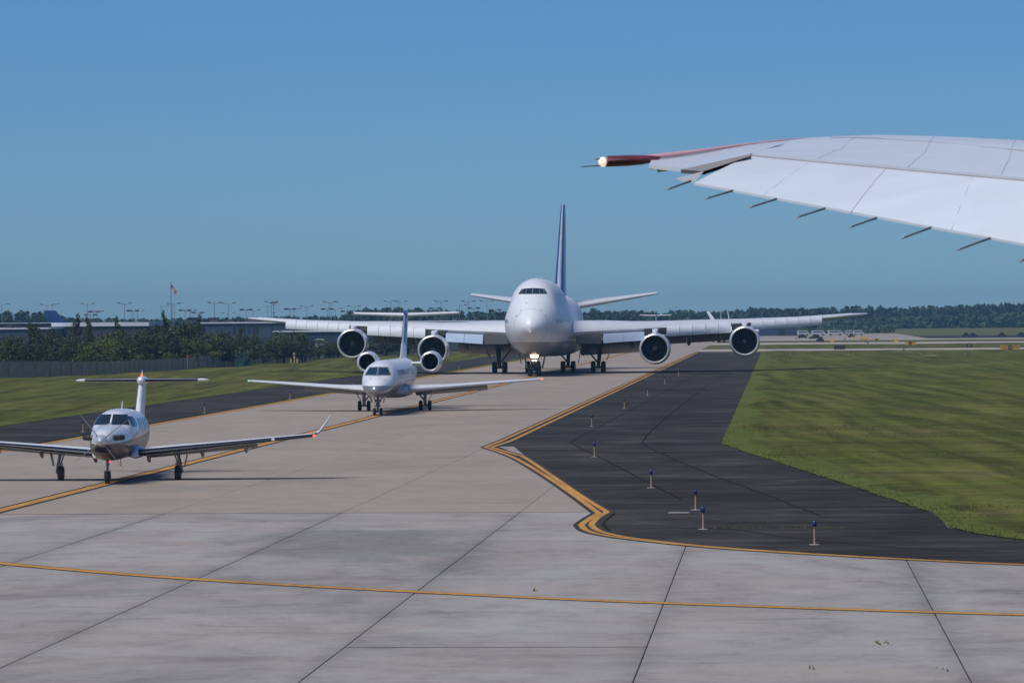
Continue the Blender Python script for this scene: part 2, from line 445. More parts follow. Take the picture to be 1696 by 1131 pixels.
ribbon('yellow_line', cross, 0.44, 0.009, M['yellow'])
ribbon('white_bar', [G(1107, 849), G(1141, 849)], 0.5, 0.0085, M['white_paint'])

def wiggle(pts, amp, n=14):
    out = []
    for p in catmull(pts, n): out.append(Vector((p.x + random.uniform(-amp, amp), p.y + random.uniform(-amp, amp) * 3, 0)))
    return out
for pts in ([(1205, 600), (1160, 618), (1082, 659), (1000, 703), (950, 730), (953, 737), (996, 759), (1060, 792), (1130, 828)],
            [(1250, 600), (1190, 627), (1131, 670), (1085, 708), (1066, 730), (1075, 741), (1158, 778), (1270, 820), (1361, 855)],
            [(1052, 875), (1200, 876), (1330, 893), (1500, 908), (1700, 916)], [(1018, 850), (1000, 868), (1012, 880)]):
    ribbon('crack_sealant', wiggle([G(*p) for p in pts], 0.03), 0.085, 0.0085, M['crack'])

# cross taxiways and aprons on the far right (bands of pavement between strips of grass)
def band(name, a0, a1, b0, b1, z, mat): return sheet(name, [W(a0, b0), W(a0, b1), W(a1, b1), W(a1, b0)], z, mat)
band('cross_taxiway', 742, 790, -13.9, 260, 0.002, M['concrete_far'])
band('cross_taxiway', 908, 972, -13.9, 260, 0.002, M['concrete_far'])
band('cross_taxiway', 1052, 1110, -13.9, 320, 0.002, M['concrete_far'])
band('far_apron', 1112, 1420, -45, 40, 0.003, M['slab_old'])
band('far_apron', 1112, 1260, 40.1, 320, 0.003, M['asphalt'])
band('far_apron', 1012, 1112, -60, -14, 0.001, M['slab_old'])

# grass fields with gentle undulation
def field(name, rows, bl, br, ncol, mat, amp, edge_z=0.03, seed=1, left=False, verge=0.0):
    rng = np.random.default_rng(seed); K = []
    for _ in range(26):
        wl = rng.uniform(3.5, 40); th = rng.uniform(0, math.pi); K.append((2 * math.pi / wl * math.cos(th), 2 * math.pi / wl * math.sin(th), rng.uniform(0, 6.28), (wl / 40) ** 0.6))
    mb = MB(); vs = []
    for a in rows:
        b0, b1 = bl(a), br(a)
        for c in range(ncol):
            t = (c / (ncol - 1)) ** 1.7; b = b0 + (b1 - b0) * t
            e = min(1.0, abs(b - b0) / 2.5)
            h = sum(math.sin(kx * a + ky * b + ph) * s for kx, ky, ph, s in K) / 5.0
            vs.append(W(a, b + (rng.uniform(-0.07, 0.07) if c == 0 else 0), edge_z + e * (0.04 + amp * h)))
    n = len(rows)
    mb.add(vs, [(i * ncol + j, i * ncol + j + 1, (i + 1) * ncol + j + 1, (i + 1) * ncol + j) for i in range(n - 1) for j in range(ncol - 1)])
    if left: mb.f = [tuple(reversed(f)) for f in mb.f]
    mats = [mat]
    if verge:
        mats = [mat, M['verge']]; q = 0
        for i in range(n - 1):
            wv = verge * (0.65 + 0.5 * math.sin(i * 0.35) * math.sin(i * 0.11 + 1) + rng.uniform(0, 0.5))
            for j in range(ncol - 1):
                d = (br(rows[i]) - bl(rows[i])); bmid = abs(d) * ((j + 0.5) / (ncol - 1)) ** 1.7
                if bmid < wv: mb.m[q] = 1
                q += 1
    o = mb.build(name, mats, smooth=True, recalc=False); o['kind'] = 'structure'
    return o
gab = sorted([AB(p) for p in gedge] + [AB(G(2200, 915))])
ga, gb = [q[0] for q in gab], [q[1] for q in gab]
def right_edge(a):
    return float(np.interp(a, ga + [740], gb + [-2.5]))
rows = list(np.geomspace(ga[0], 741, 240))
field('grass_field', rows, right_edge, lambda a: 30 + a * 0.22, 110, M['grass'], 0.075, seed=3, verge=1.5)
field('grass_field', list(np.geomspace(792, 906, 14)), lambda a: -2, lambda a: 240, 40, M['grass'], 0.05, seed=4)
field('grass_field', list(np.geomspace(974, 1050, 10)), lambda a: 6, lambda a: 260, 40, M['grass_far'], 0.05, seed=5)
field('grass_field', list(np.geomspace(60, 1100, 190)), lambda a: -45.35 - (0.25 if a > 230 else 0.5), lambda a: -60 - a * 0.25, 70, M['grass'], 0.07, seed=6, left=True, verge=1.0)

# blades of longer grass along the near rim of the field
def grass_blades():
    N = 30000; V = []; F = []
    a = 112 + 130 * RNG.random(N) ** 1.5
    off = np.where(RNG.random(N) < 0.05, np.abs(RNG.normal(0, 0.8, N)), 26 * RNG.random(N) ** 1.15)
    be = np.interp(a, ga + [740], gb + [-2.5]) + off - 0.05
    px, py = a * TX.x + be * TR.x, a * TX.y + be * TR.y
    h = (0.008 + 0.05 * RNG.random(N) ** 2.5) * np.where(off < 1.0, 1.3, 1.0)
    ang = RNG.random(N) * 6.283; w = 0.010 + 0.022 * RNG.random(N)
    lx, ly = RNG.normal(0, 0.05, N), RNG.normal(0, 0.05, N)
    verts = np.zeros((N, 3, 3))
    verts[:, 0] = np.stack([px - np.cos(ang) * w, py - np.sin(ang) * w, np.full(N, 0.02)], 1)
    verts[:, 1] = np.stack([px + np.cos(ang) * w, py + np.sin(ang) * w, np.full(N, 0.02)], 1)
    verts[:, 2] = np.stack([px + lx, py + ly, 0.05 + h], 1)
    me = bpy.data.meshes.new('grass_blades'); me.vertices.add(N * 3); me.vertices.foreach_set('co', verts.ravel())
    me.loops.add(N * 3); me.loops.foreach_set('vertex_index', np.arange(N * 3, dtype=np.int32))
    me.polygons.add(N); me.polygons.foreach_set('loop_start', np.arange(0, N * 3, 3, dtype=np.int32))
    me.materials.append(M['blade']); me.update(calc_edges=True)
    o = link('grass_blades', me); o['kind'] = 'stuff'; tag(o, 'longer grass fringing the asphalt on the near edge of the field', 'grass')
grass_blades()
def weeds(name, spots, label, h=0.06):
    mb = MB()
    for (p, n, rx, ry) in spots:
        for _ in range(n):
            x, y = p.x + random.gauss(0, rx), p.y + random.gauss(0, ry); t = random.uniform(0, 6.28); w = 0.03; hh = h * random.uniform(0.4, 1.4)
            mb.add([(x - w * math.cos(t), y - w * math.sin(t), 0.004), (x + w * math.cos(t), y + w * math.sin(t), 0.004), (x + random.gauss(0, 0.03), y, hh)], [(0, 1, 2)])
    o = mb.build(name, M['blade'], recalc=False); tag(o, label, 'weeds', kind='stuff')
weeds('moss', [(G(u, 873 + (u % 7) * 0.2), 16, 0.25, 0.3) for u in list(range(1190, 1270, 12)) + list(range(1310, 1380, 12))], 'pale green moss line across the dark asphalt', 0.02)
weeds('weeds', [(G(1456, 1066), 5, 0.012, 0.2), (G(1470, 1066), 6, 0.03, 0.2), (G(885, 978), 4, 0.04, 0.2), (G(1345, 1107), 3, 0.03, 0.2), (G(1565, 1110), 3, 0.06, 0.2)], 'small green weeds sprouting from the concrete apron', 0.05)

# ------------------------------------------------------------------ aircraft
WHITE = (0.74, 0.75, 0.77)
M['white'] = painted('white_aircraft_paint', WHITE, 0.28)
M['white_dull'] = painted('weathered_white_paint', (0.66, 0.67, 0.69), 0.4, coat=0.1)
M['shaded_grey'] = painted('shade_darkened_grey_paint', (0.22, 0.21, 0.20), 0.4, coat=0.1)  # grey paint, darkened to carry the shade under the wing
M['dark_metal'] = flat('dark_gear_metal', (0.07, 0.07, 0.072), 0.5, 0.3)
M['gear_metal'] = flat('gear_strut_metal', (0.20, 0.20, 0.20), 0.4, 0.5)
M['rubber'] = flat('tyre_rubber', (0.022, 0.022, 0.024), 0.8)
M['silver'] = flat('polished_metal', (0.78, 0.79, 0.80), 0.28, 0.55, 0.06)
M['duct'] = flat('intake_duct', (0.05, 0.05, 0.055), 0.6, 0.1)
M['fan'] = flat('fan_blades', (0.018, 0.019, 0.022), 0.5, 0.2)
M['glass'] = flat('cockpit_glass', (0.018, 0.028, 0.038), 0.06, 0.0, 0.05, spec=0.8)
M['blue_glass'] = flat('tinted_windscreen', (0.015, 0.04, 0.075), 0.07, 0.0, 0.1, spec=0.8)
M['seal'] = flat('window_seal', (0.16, 0.17, 0.18), 0.5)
M['boot'] = flat('rubber_deicing_boot', (0.008, 0.011, 0.024), 0.32, spec=0.5)
M['navy'] = painted('navy_tail_paint', (0.012, 0.045, 0.16), 0.3, coat=0.4)
M['seam_grey'] = flat('skin_seam_grey', (0.42, 0.43, 0.45), 0.5)
M['shadow_bay'] = flat('wing_bay_shade', (0.05, 0.05, 0.052), 0.7)  # shade of the open wing bays put into a dark colour
M['red_lamp'] = glow('red_lamp', (1.0, 0.10, 0.06), 1.8)
M['green_lamp'] = glow('green_lamp', (0.15, 1.0, 0.45), 1.2)
M['land_lamp'] = glow('landing_lamp', (1.0, 0.74, 0.46), 11)
M['warm_lamp'] = glow('tip_lamp', (1.0, 0.80, 0.62), 0.75)
M['yellow_disc'] = painted('yellow_tail_disc', (0.60, 0.36, 0.04), 0.3)

class Body:
    """fuselage surface: top line, bottom line and half width along the axis, with an optional upper lobe"""
    def __init__(s, stations, xoff, upper=None, n=44, sq=2.0):
        X = [q[0] for q in stations]
        s.bot, s.top, s.hw = (pchip(X, [q[i] for q in stations]) for i in (1, 2, 3))
        s.x0, s.x1, s.xoff, s.upper, s.n, s.sq = X[0], X[-1], xoff, upper, n, sq
    def ring(s, X):
        zb, zt, w = s.bot(X), s.top(X), s.hw(X)
        main_t = min(zt, s.upper['cap']) if s.upper else zt
        zc, h = (zb + main_t) / 2, max(1e-3, (main_t - zb) / 2)
        pts = []
        for i in range(s.n):
            t = 2 * math.pi * i / s.n; cy, cz = math.sin(t), math.cos(t)
            r = 1.0 / (abs(cy / max(w, 1e-3)) ** s.sq + abs(cz / h) ** s.sq) ** (1 / s.sq)
            if s.upper and zt > zc + 0.2:
                lo = s.upper['low']; uc, uh = (zt + lo) / 2, max(1e-3, (zt - lo) / 2); uw = w * s.upper['k']
                A = (cy / uw) ** 2 + (cz / uh) ** 2; B = 2 * cz * (zc - uc) / uh**2; Cc = ((zc - uc) / uh) ** 2 - 1
                D = B * B - 4 * A * Cc
                if D > 0:
                    r2 = (-B + math.sqrt(D)) / (2 * A)
                    if r2 > 0: r = (r ** 22 + r2 ** 22) ** (1 / 22)
            pts.append((X - s.xoff, cy * r, zc + cz * r))
        return pts
    def build(s, name, mats, parent, dense=None):
        xs = dense
        mb = MB(); mb.loft([s.ring(x) for x in xs])
        s.bvh = BVHTree.FromPolygons([Vector(v) for v in mb.v], mb.f)
        return mb.build(name, mats, parent, smooth=True)
    def cast(s, p, d):
        h = s.bvh.ray_cast(Vector(p), Vector(d))
        return h
    def patch_front(s, quad, off=0.015, n=8, mb=None):
        """quad of (y, z) corners thrown back along the axis onto the skin"""
        return s._patch([Vector((-60, y, z)) for y, z in quad], Vector((1, 0, 0)), off, n, mb)
    def patch_side(s, quad, side, off=0.015, n=6, mb=None):
        return s._patch([Vector((x, side * 60, z)) for x, z in quad], Vector((0, -side, 0)), off, n, mb)
    def _patch(s, c, d, off, n, mb):
        mb = mb or MB(); vs = []; ok = True
        for i in range(n + 1):
            for j in range(n + 1):
                u, v = i / n, j / n
                p = c[0] * (1 - u) * (1 - v) + c[1] * u * (1 - v) + c[2] * u * v + c[3] * (1 - u) * v
                loc, nor, _, _ = s.bvh.ray_cast(p, d)
                if loc is None: ok = False; loc, nor = p, -d
                if nor.dot(d) > 0: nor = -nor
                vs.append(loc + nor * off)
        if ok: mb.add(vs, [(i * (n + 1) + j, i * (n + 1) + j + 1, (i + 1) * (n + 1) + j + 1, (i + 1) * (n + 1) + j) for i in range(n) for j in range(n)])
        return mb

def airfoil(n=12, t=0.11, camber=0.015):
    up, lo = [], []
    for i in range(n + 1):
        x = 0.5 * (1 - math.cos(math.pi * i / n))
        yt = 5 * t * (0.2969 * math.sqrt(x) - 0.126 * x - 0.3516 * x**2 + 0.2843 * x**3 - 0.1036 * x**4)
        yc = camber * 4 * x * (1 - x)
        up.append((x, yc + yt)); lo.append((x, yc - yt))
    return list(reversed(up)) + lo[1:-1]          # upper from trailing edge to nose, then lower back
def wing(mb, secs, n=12, camber=0.015, le_mi=None, le_frac=0.06, mi=0, vertical=False):
    """secs: (span, xLE, z, chord, thickness ratio, twist in degrees)"""
    rings = []
    for (y, x, z, c, t, tw) in secs:
        ca, sa = math.cos(R(tw)), math.sin(R(tw)); ring = []
        for (px, pz) in airfoil(n, t, camber):
            qx, qz = px * c, pz * c
            qx, qz = qx * ca + qz * sa, -qx * sa + qz * ca
            ring.append((x + qx, z + qz, y) if vertical else (x + qx, y, z + qz))
        rings.append(ring)
    rm = None
    if le_mi is not None:
        prof = airfoil(n, 0.11, 0); k = len(prof)
        rm = [le_mi if max(prof[i][0], prof[(i + 1) % k][0]) <= le_frac else mi for i in range(k)]
    mb.loft(rings, mi, ringmi=rm)
    return mb

def wheel_mesh(r, w, name='wheel'):
    mb = MB(); h = w / 2
    pr = [(-h * 0.6, r * 0.32), (-h * 0.75, r * 0.52), (-h, r * 0.62), (-h, r * 0.86), (-h * 0.72, r * 0.97), (-h * 0.3, r), (h * 0.3, r), (h * 0.72, r * 0.97), (h, r * 0.86), (h, r * 0.62), (h * 0.75, r * 0.52), (h * 0.6, r * 0.32)]
    mb.revolve(pr, (0, 0, 0), 'y', 28, 0, [1, 1] + [0] * 7 + [1, 1])
    mb.revolve([(-h * 0.6, r * 0.32), (-h * 0.7, 0.001)], (0, 0, 0), 'y', 28, 1); mb.revolve([(h * 0.6, r * 0.32), (h * 0.7, 0.001)], (0, 0, 0), 'y', 28, 1)
    return mb.mesh(name, [M['rubber'], M['gear_metal']], smooth=True)

def nacelle(parent, c, L, rmax, rin, name='engine_nacelle', outer=None, blades=24, spin=0.3, lipk=0.12):
    """turbofan nacelle: outer cowl with duct, polished lip, fan with blades, spinner and exhaust plug"""
    outer = outer or M['white']
    x, y, z = c; mb = MB()
    lip_o = rin + (rmax - rin) * 0.62
    mb.revolve([(L, rmax * 0.62), (L * 0.98, rmax * 0.66), (L * 0.72, rmax * 0.90), (L * 0.42, rmax), (L * 0.2, rmax * 0.985), (L * lipk * 0.75, lip_o + (rmax - lip_o) * 0.62)], (x, y, z), 'x', 44, 0)
    mb.revolve([(L * 0.06, rin * 0.985), (L * 0.14, rin * 0.955), (L * 0.30, rin * 0.98)], (x, y, z), 'x', 44, 1)
    mb.revolve([(L, rmax * 0.62), (L * 0.8, rmax * 0.5)], (x, y, z), 'x', 44, 1)
    na = mb.build(name, [outer, M['duct']], parent, smooth=True)
    lp = MB(); lp.revolve([(L * lipk * 0.75, lip_o + (rmax - lip_o) * 0.62), (L * 0.03, lip_o + (rmax - lip_o) * 0.10), (L * 0.008, lip_o * 0.985), (0, (lip_o + rin) / 2), (L * 0.012, rin * 1.02), (L * 0.06, rin * 0.985)], (x, y, z), 'x', 44, 0)
    lp.build('intake_lip', M['silver'], na, smooth=True)
    fb = MB(); xf = x + L * 0.24
    fb.revolve([(L * 0.30, rin * 0.99), (L * 0.30, 0.01)], (x, y, z), 'x', 24, 0)
    for k in range(blades):
        t = 2 * math.pi * k / blades; d = 2 * math.pi / blades * 0.42
        r0, r1 = rin * spin, rin * 0.94
        q = [(xf - 0.05 * L, r0, t - d), (xf + 0.04 * L, r0, t + d), (xf + 0.03 * L, r1, t + d * 0.9 + 0.12), (xf - 0.03 * L, r1, t - d * 0.9 + 0.12)]
        vs = [(a, y + b * math.cos(th), z + b * math.sin(th)) for a, b, th in q]
        fb.add(vs, [(0, 1, 2, 3)], 0)
    fb.build('fan', M['fan'], na)
    sp = MB(); sp.revolve([(L * 0.26, rin * spin), (L * 0.2, rin * spin * 0.8), (L * 0.15, rin * spin * 0.4), (L * 0.13, 0.001)], (x, y, z), 'x', 24, 0)
    sp.build('spinner', M['duct'], na, smooth=True)
    ex = MB(); ex.revolve([(L * 0.85, rmax * 0.45), (L * 1.05, rmax * 0.34), (L * 1.22, 0.02)], (x, y, z), 'x', 24, 0)
    ex.build('exhaust_plug', M['gear_metal'], na, smooth=True)
    return na

def lamp(name, parent, p, r, mat, facing=-1, sq=1.0):
    mb = MB(); mb.revolve([(0.0, r), (facing * r * 0.35, r * 0.8), (facing * r * 0.5, 0.001)], p, 'x', 12, 0)
    if sq != 1.0: mb.v = [(a, p[1] + (b - p[1]) * sq, c) for a, b, c in mb.v]
    return mb.build(name, mat, parent, smooth=True)

# ---- four-engined widebody -------------------------------------------------------------
def build_jumbo():
    a, b = 445.6, -25.45
    root = thing('jumbo_jet', 'huge white four-engined jet with hump and blue tail, last in the queue', 'airliner', W(a, b), math.pi / 2 - R(3.5))
    XO = 7.8                                             # nose tip ahead of nose wheel
    st = [(0, 5.15, 5.25, 0.02), (0.12, 4.8, 5.6, 0.42), (0.4, 4.5, 5.95, 0.8), (1.0, 4.0, 6.5, 1.3), (2.0, 3.35, 7.2, 1.86), (3.2, 2.9, 7.85, 2.33), (4.5, 2.55, 8.52, 2.7), (5.0, 2.46, 8.8, 2.8),
          (6.0, 2.3, 9.38, 2.95), (7.2, 2.2, 9.88, 3.08), (9, 2.12, 10.22, 3.2), (11.5, 2.1, 10.36, 3.25), (24, 2.1, 10.36, 3.25), (28, 2.1, 10.05, 3.25), (32, 2.1, 9.15, 3.25), (35, 2.1, 8.82, 3.25),
          (50, 2.1, 8.8, 3.25), (55, 2.7, 8.8, 3.12), (60, 3.9, 8.78, 2.75), (66, 5.5, 8.65, 2.0), (71, 6.9, 8.4, 1.1), (74.4, 7.7, 8.1, 0.3)]
    bd = Body(st, XO, upper={'cap': 8.8, 'low': 4.6, 'k': 0.80}, n=56)
    xs = sorted(set([0, 0.05, 0.12, 0.25, 0.4, 0.7] + list(np.arange(1, 12, 0.4)) + list(np.arange(12, 74.4, 1.5)) + [74.4]))
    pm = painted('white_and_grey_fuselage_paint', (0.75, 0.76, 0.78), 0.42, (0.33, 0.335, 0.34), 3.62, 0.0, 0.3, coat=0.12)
    bd.build('fuselage', pm, root, xs)
    # windscreen
    zb, zt = 8.70, 9.24
    for sgn in (1, -1):
        for q in ([(0.05, zt), (0.62, zt - 0.01), (0.74, zb), (0.05, zb - 0.01)], [(0.67, zt - 0.01), (1.00, zt - 0.05), (1.20, zb - 0.01), (0.80, zb)], [(1.04, zt - 0.07), (1.22, zt - 0.22), (1.46, zb - 0.01), (1.25, zb - 0.01)]):
            bd.patch_front([(sgn * y, z) for y, z in q], 0.02).build('windscreen_pane', M['glass'], root, smooth=True)
    for sgn in (1, -1):
        fr = bd.patch_front([(sgn * 0.0, zt + 0.06), (sgn * 1.22, zt - 0.02), (sgn * 1.56, zb - 0.06), (sgn * 0.0, zb - 0.07)], 0.008)
        fr.build('windscreen_frame', M['seal'], root, smooth=True)
    wm = None
    for sgn in (1, -1):
        for k in range(26):
            x = 4.2 + k * 0.52 + (0.9 if k > 6 else 0)
            bd.patch_side([(x - XO - 0.13, 5.98), (x - XO + 0.13, 5.98), (x - XO + 0.13, 5.62), (x - XO - 0.13, 5.62)], sgn, 0.012, 2).build('cabin_window', M['glass'], root)
        for k in range(20):
            x = 10.5 + k * 0.62
            bd.patch_side([(x - XO - 0.12, 8.75), (x - XO + 0.12, 8.75), (x - XO + 0.12, 8.45), (x - XO - 0.12, 8.45)], sgn, 0.012, 2).build('cabin_window', M['glass'], root)
        bd.patch_side([(2.6 - XO + 6.5, 6.5), (2.6 - XO + 7.6, 6.5), (2.6 - XO + 7.6, 4.6), (2.6 - XO + 6.5, 4.6)], sgn, 0.006, 4).build('cabin_door', M['white_dull'], root)
    def seam_ring(X, name):
        rr = [Vector(q) for q in bd.ring(X)]; r2 = [Vector(q) for q in bd.ring(X + 0.05)]
        cz = sum(q.z for q in rr) / len(rr); c0 = Vector((0, 0, cz))
        def out(q): d = Vector((0, q.y, q.z - cz)); return q + d.normalized() * 0.012
        m_ = MB(); m_.loft([[tuple(out(q)) for q in rr], [tuple(out(q)) for q in r2]], cap0=False, cap1=False); m_.build(name, M['seam_grey'], root, smooth=True, recalc=False)
    seam_ring(1.75, 'radome_seam'); seam_ring(8.6, 'skin_seam'); seam_ring(13.2, 'skin_seam'); seam_ring(19.0, 'skin_seam')
    for (y, z) in ((1.05, 7.0), (-1.05, 7.0), (1.5, 6.4), (-1.5, 6.4), (0.55, 7.7)):
        h = bd.cast((-60, y, z), (1, 0, 0))[0]
        p_ = MB(); p_.tube(h, h + Vector((-0.12, 0.03 * y, -0.02)), 0.05, 0.03, n=6); p_.build('pitot_probe', M['dark_metal'], root)
    for sgn in (1, -1):
        wp = MB(); wp.tube((-3.2, sgn * 0.12, 8.62), (-2.35, sgn * 0.5, 9.0), 0.025, n=5); wp.build('wiper', M['rubber'], root)
    # wing-to-body fairing
    fb = Body([(0, 3.4, 3.6, 0.1), (2.5, 2.3, 5.0, 2.9), (6, 1.95, 5.3, 3.75), (14, 1.85, 5.1, 3.95), (20, 1.95, 4.6, 3.8), (25, 2.3, 4.0, 3.0), (29, 2.8, 3.2, 1.4)], XO - 20, n=32, sq=2.6)
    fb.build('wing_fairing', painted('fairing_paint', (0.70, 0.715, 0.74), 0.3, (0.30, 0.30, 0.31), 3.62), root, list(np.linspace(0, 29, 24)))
    # wings
    def le(y): return float(np.interp(y, [0, 3.2, 31.0, 34.0, 36.1], [19.5, 22.3, 46.8, 50.3, 53.8])) - XO
    def te(y): return float(np.interp(y, [0, 3.2, 12, 31.0, 36.1], [38.6, 38.6, 40.6, 50.8, 55.2])) - XO
    def wz(y): return float(np.interp(y, [0, 3.2, 7, 12, 21.5, 31, 36.1], [4.05, 4.35, 4.55, 4.80, 5.30, 5.85, 6.30]))
    for sgn in (1, -1):
        mb = MB(); secs = []
        for y in (2.6, 3.2, 5, 7, 9.5, 12, 15, 18, 21.5, 25, 28, 31.0, 32.6, 34.0, 35.2, 36.1):
            c = te(y) - le(y)
            secs.append((sgn * y, le(y), wz(y) + 0.012 * c, c, 0.128 if y < 8 else 0.115 if y < 20 else 0.105 if y < 31 else 0.15, -0.5 if y > 4 else 0.0))
        wing(mb, secs, 12)
        wg = mb.build('wing', M['white_dull'], root, smooth=True)
        # drooped leading-edge devices, each segment a piece of its own
        def slat(y0, y1, drop, fwd, mat, name, nseg=1):
            for k in range(nseg):
                ya = y0 + (y1 - y0) * k / nseg + 0.02; yb = y0 + (y1 - y0) * (k + 1) / nseg - 0.02
                rings = []
                for y in (ya, yb):
                    x, z = le(y), wz(y) + 0.05
                    pr = [(0.55, 0.34), (0.15, 0.27), (-fwd * 0.55, 0.06), (-fwd * 0.95, -drop * 0.35), (-fwd, -drop * 0.72), (-fwd * 0.9, -drop), (-fwd * 0.8, -drop), (-fwd * 0.75, -drop * 0.5), (-fwd * 0.35, -0.06), (0.2, 0.16)]
                    rings.append([(x + px, sgn * y, z + pz) for px, pz in pr])
                m_ = MB(); m_.loft(rings); m_.build(name, mat, wg, smooth=True)
        slat(22.7, 30.8, 0.78, 0.72, M['white'], 'slat', 6)
        slat(13.4, 20.5, 0.95, 0.85, M['white'], 'slat', 5)
        def krueger(y0, y1, mat, d0, d1, nseg):
            for k in range(nseg):
                ya = y0 + (y1 - y0) * k / nseg + 0.02; yb = y0 + (y1 - y0) * (k + 1) / nseg - 0.02; rings = []
                for y in (ya, yb):
                    f = (y - y0) / (y1 - y0); d = d0 + (d1 - d0) * f; x, z = le(y), wz(y) - 0.22
                    pr = [(0.1, 0.05), (-0.25, -0.05 * d), (-0.62, -0.55 * d), (-0.78, -0.98 * d), (-0.70, -1.0 * d), (-0.5, -0.6 * d), (0.0, -0.12)]
                    rings.append([(x + px, sgn * y, z + pz) for px, pz in pr])
                m_ = MB(); m_.loft(rings); m_.build('krueger_flap', mat, wg, smooth=True)
        krueger(6.6, 11.0, M['krueger'], 1.0, 0.95, 2)
        krueger(3.7, 6.45, M['shadow_bay'], 0.85, 1.05, 1)  # innermost flap coloured as dark as its shaded interior
        # blocks coloured like cavity shade where the slats leave the wing at the pylons
        for (ya, yb) in ((20.55, 22.65), (11.05, 13.35)):
            m_ = MB(); rings = []
            for y in (ya, yb):
                x, z = le(y), wz(y)
                rings.append([(x - 0.3, sgn * y, z + 0.04), (x - 0.35, sgn * y, z - 0.42), (x + 0.8, sgn * y, z - 0.66), (x + 1.0, sgn * y, z - 0.2), (x + 0.2, sgn * y, z + 0.1)])
            m_.loft(rings); m_.build('leading_edge_shade', M['shadow_bay'], wg)
        # trailing flaps, lowered
        for (ya, yb, ch, dr) in ((3.4, 10.4, 3.6, 1.35), (12.6, 20.6, 2.8, 1.0)):
            m_ = MB(); rings = []
            for y in (ya, yb):
                x, z = te(y) - 0.5, wz(y) - 0.62 - (0.55 if ya < 5 else 0.18); f = 1.0 if y == ya else 0.82
                rings.append([(x, sgn * y, z + 0.05), (x + ch * 0.4 * f, sgn * y, z - dr * 0.35), (x + ch * f, sgn * y, z - dr), (x + ch * 0.45 * f, sgn * y, z - dr * 0.62), (x + 0.1, sgn * y, z - 0.32)])
            m_.loft(rings); m_.build('trailing_flap', M['shaded_grey'], wg, smooth=True)
        for y, dz in ((5.6, -1.2), (9.3, -1.05), (15.6, -0.75), (19.0, -0.65)):
            x = te(y) - 2.6; z = wz(y) + dz - 0.35
            m_ = MB(); rings = []
            for f, rr in ((0, 0.05), (0.08, 0.26), (0.3, 0.42), (0.6, 0.40), (0.85, 0.24), (1, 0.04)):
                cx, cz = x + f * 5.2, z + 0.35 - f * 1.25
                rings.append([(cx, sgn * y + rr * 0.82 * math.cos(t), cz + rr * 1.35 * math.sin(t)) for t in np.linspace(0, 2 * math.pi, 14, endpoint=False)])
            m_.loft(rings); m_.build('flap_track_fairing', M['shaded_grey'], wg, smooth=True)
        # engines on pylons
        for y, zc, ahead in ((12.2, 2.68, 4.9), (22.0, 3.38, 4.6)):
            xe = le(y) - ahead
            nacelle(root, (xe, sgn * y, zc), 5.6, 1.74, 1.42, outer=M['nacelle'])
            m_ = MB(); rings = []
            for (px, z0, z1, w_) in ((xe + 0.9, zc + 1.62, zc + 1.78, 0.16), (xe + 2.0, zc + 1.60, zc + 2.06, 0.30), (xe + ahead - 0.4, zc + 1.35, wz(y) + 0.02, 0.34), (xe + ahead + 2.5, zc + 1.1, wz(y) - 0.3, 0.26), (xe + ahead + 4.0, wz(y) - 0.55, wz(y) - 0.5, 0.06)):
                rings.append([(px, sgn * y + w_, z0), (px, sgn * y + w_, z1), (px, sgn * y, z1 + 0.06), (px, sgn * y - w_, z1), (px, sgn * y - w_, z0)])
            m_.loft(rings); m_.build('engine_pylon', M['white'], root, smooth=False)
    # tailplane
    for sgn in (1, -1):
        mb = MB(); secs = [(sgn * y, float(np.interp(y, [1.2, 11.2], [62.5, 71.8])) - XO, float(np.interp(y, [1.2, 11.2], [7.30, 8.95])), float(np.interp(y, [1.2, 11.2], [8.6, 2.6])), 0.10, -5.5) for y in (1.2, 3, 6, 9, 10.9, 11.25)]
        wing(mb, secs, 10, camber=-0.01, le_mi=1, le_frac=0.03); mb.build('tailplane', [M['white_dull'], M['silver']], root, smooth=True)
    mb = MB(); secs = [(z, float(np.interp(z, [8.2, 9.5, 19.7], [56.5, 60.0, 70.8])) - XO, 0.0, float(np.interp(z, [8.2, 9.5, 19.7], [15.5, 11.8, 4.6])), 0.115, 0) for z in (8.2, 9.0, 9.5, 12, 15, 18, 19.5, 19.72)]
    rm_secs = [(z, x, 0.0, c, t, 0) for (z, x, _, c, t, _2) in secs]
    wing(mb, rm_secs, 12, camber=0, le_mi=1, le_frac=0.04, vertical=True)
    mb.v = [(x, zz, hh) for (x, zz, hh) in mb.v]
    fin = mb.build('tail_fin', [M['navy'], M['fin_edge']], root, smooth=True)
    dz = MB()
    for sgn in (1, -1):
        def skin(X, z):
            x0 = float(np.interp(z, [9.5, 19.7], [60.0, 70.8])); c = float(np.interp(z, [9.5, 19.7], [11.8, 4.6])); q = min(1, max(0.0, (X - x0) / c))
            return (X - XO, sgn * (c * 5 * 0.115 * (0.2969 * math.sqrt(q) - 0.126 * q - 0.3516 * q**2 + 0.2843 * q**3 - 0.1036 * q**4) + 0.012), z)
        ringv = [skin(70.2 + f * 1.9 * math.cos(2 * math.pi * k / 28), 15.8 + f * 1.9 * math.sin(2 * math.pi * k / 28)) for f in (1.0, 0.66, 0.33) for k in range(28)]
        dz.add(ringv + [skin(70.2, 15.8)], [(r * 28 + k, r * 28 + (k + 1) % 28, (r + 1) * 28 + (k + 1) % 28, (r + 1) * 28 + k) for r in range(2) for k in range(28)] + [(56 + k, 56 + (k + 1) % 28, 84) for k in range(28)])
    dz.build('tail_disc', M['yellow_disc'], fin, recalc=False)
    # landing gear
    wm = wheel_mesh(0.62, 0.46); 
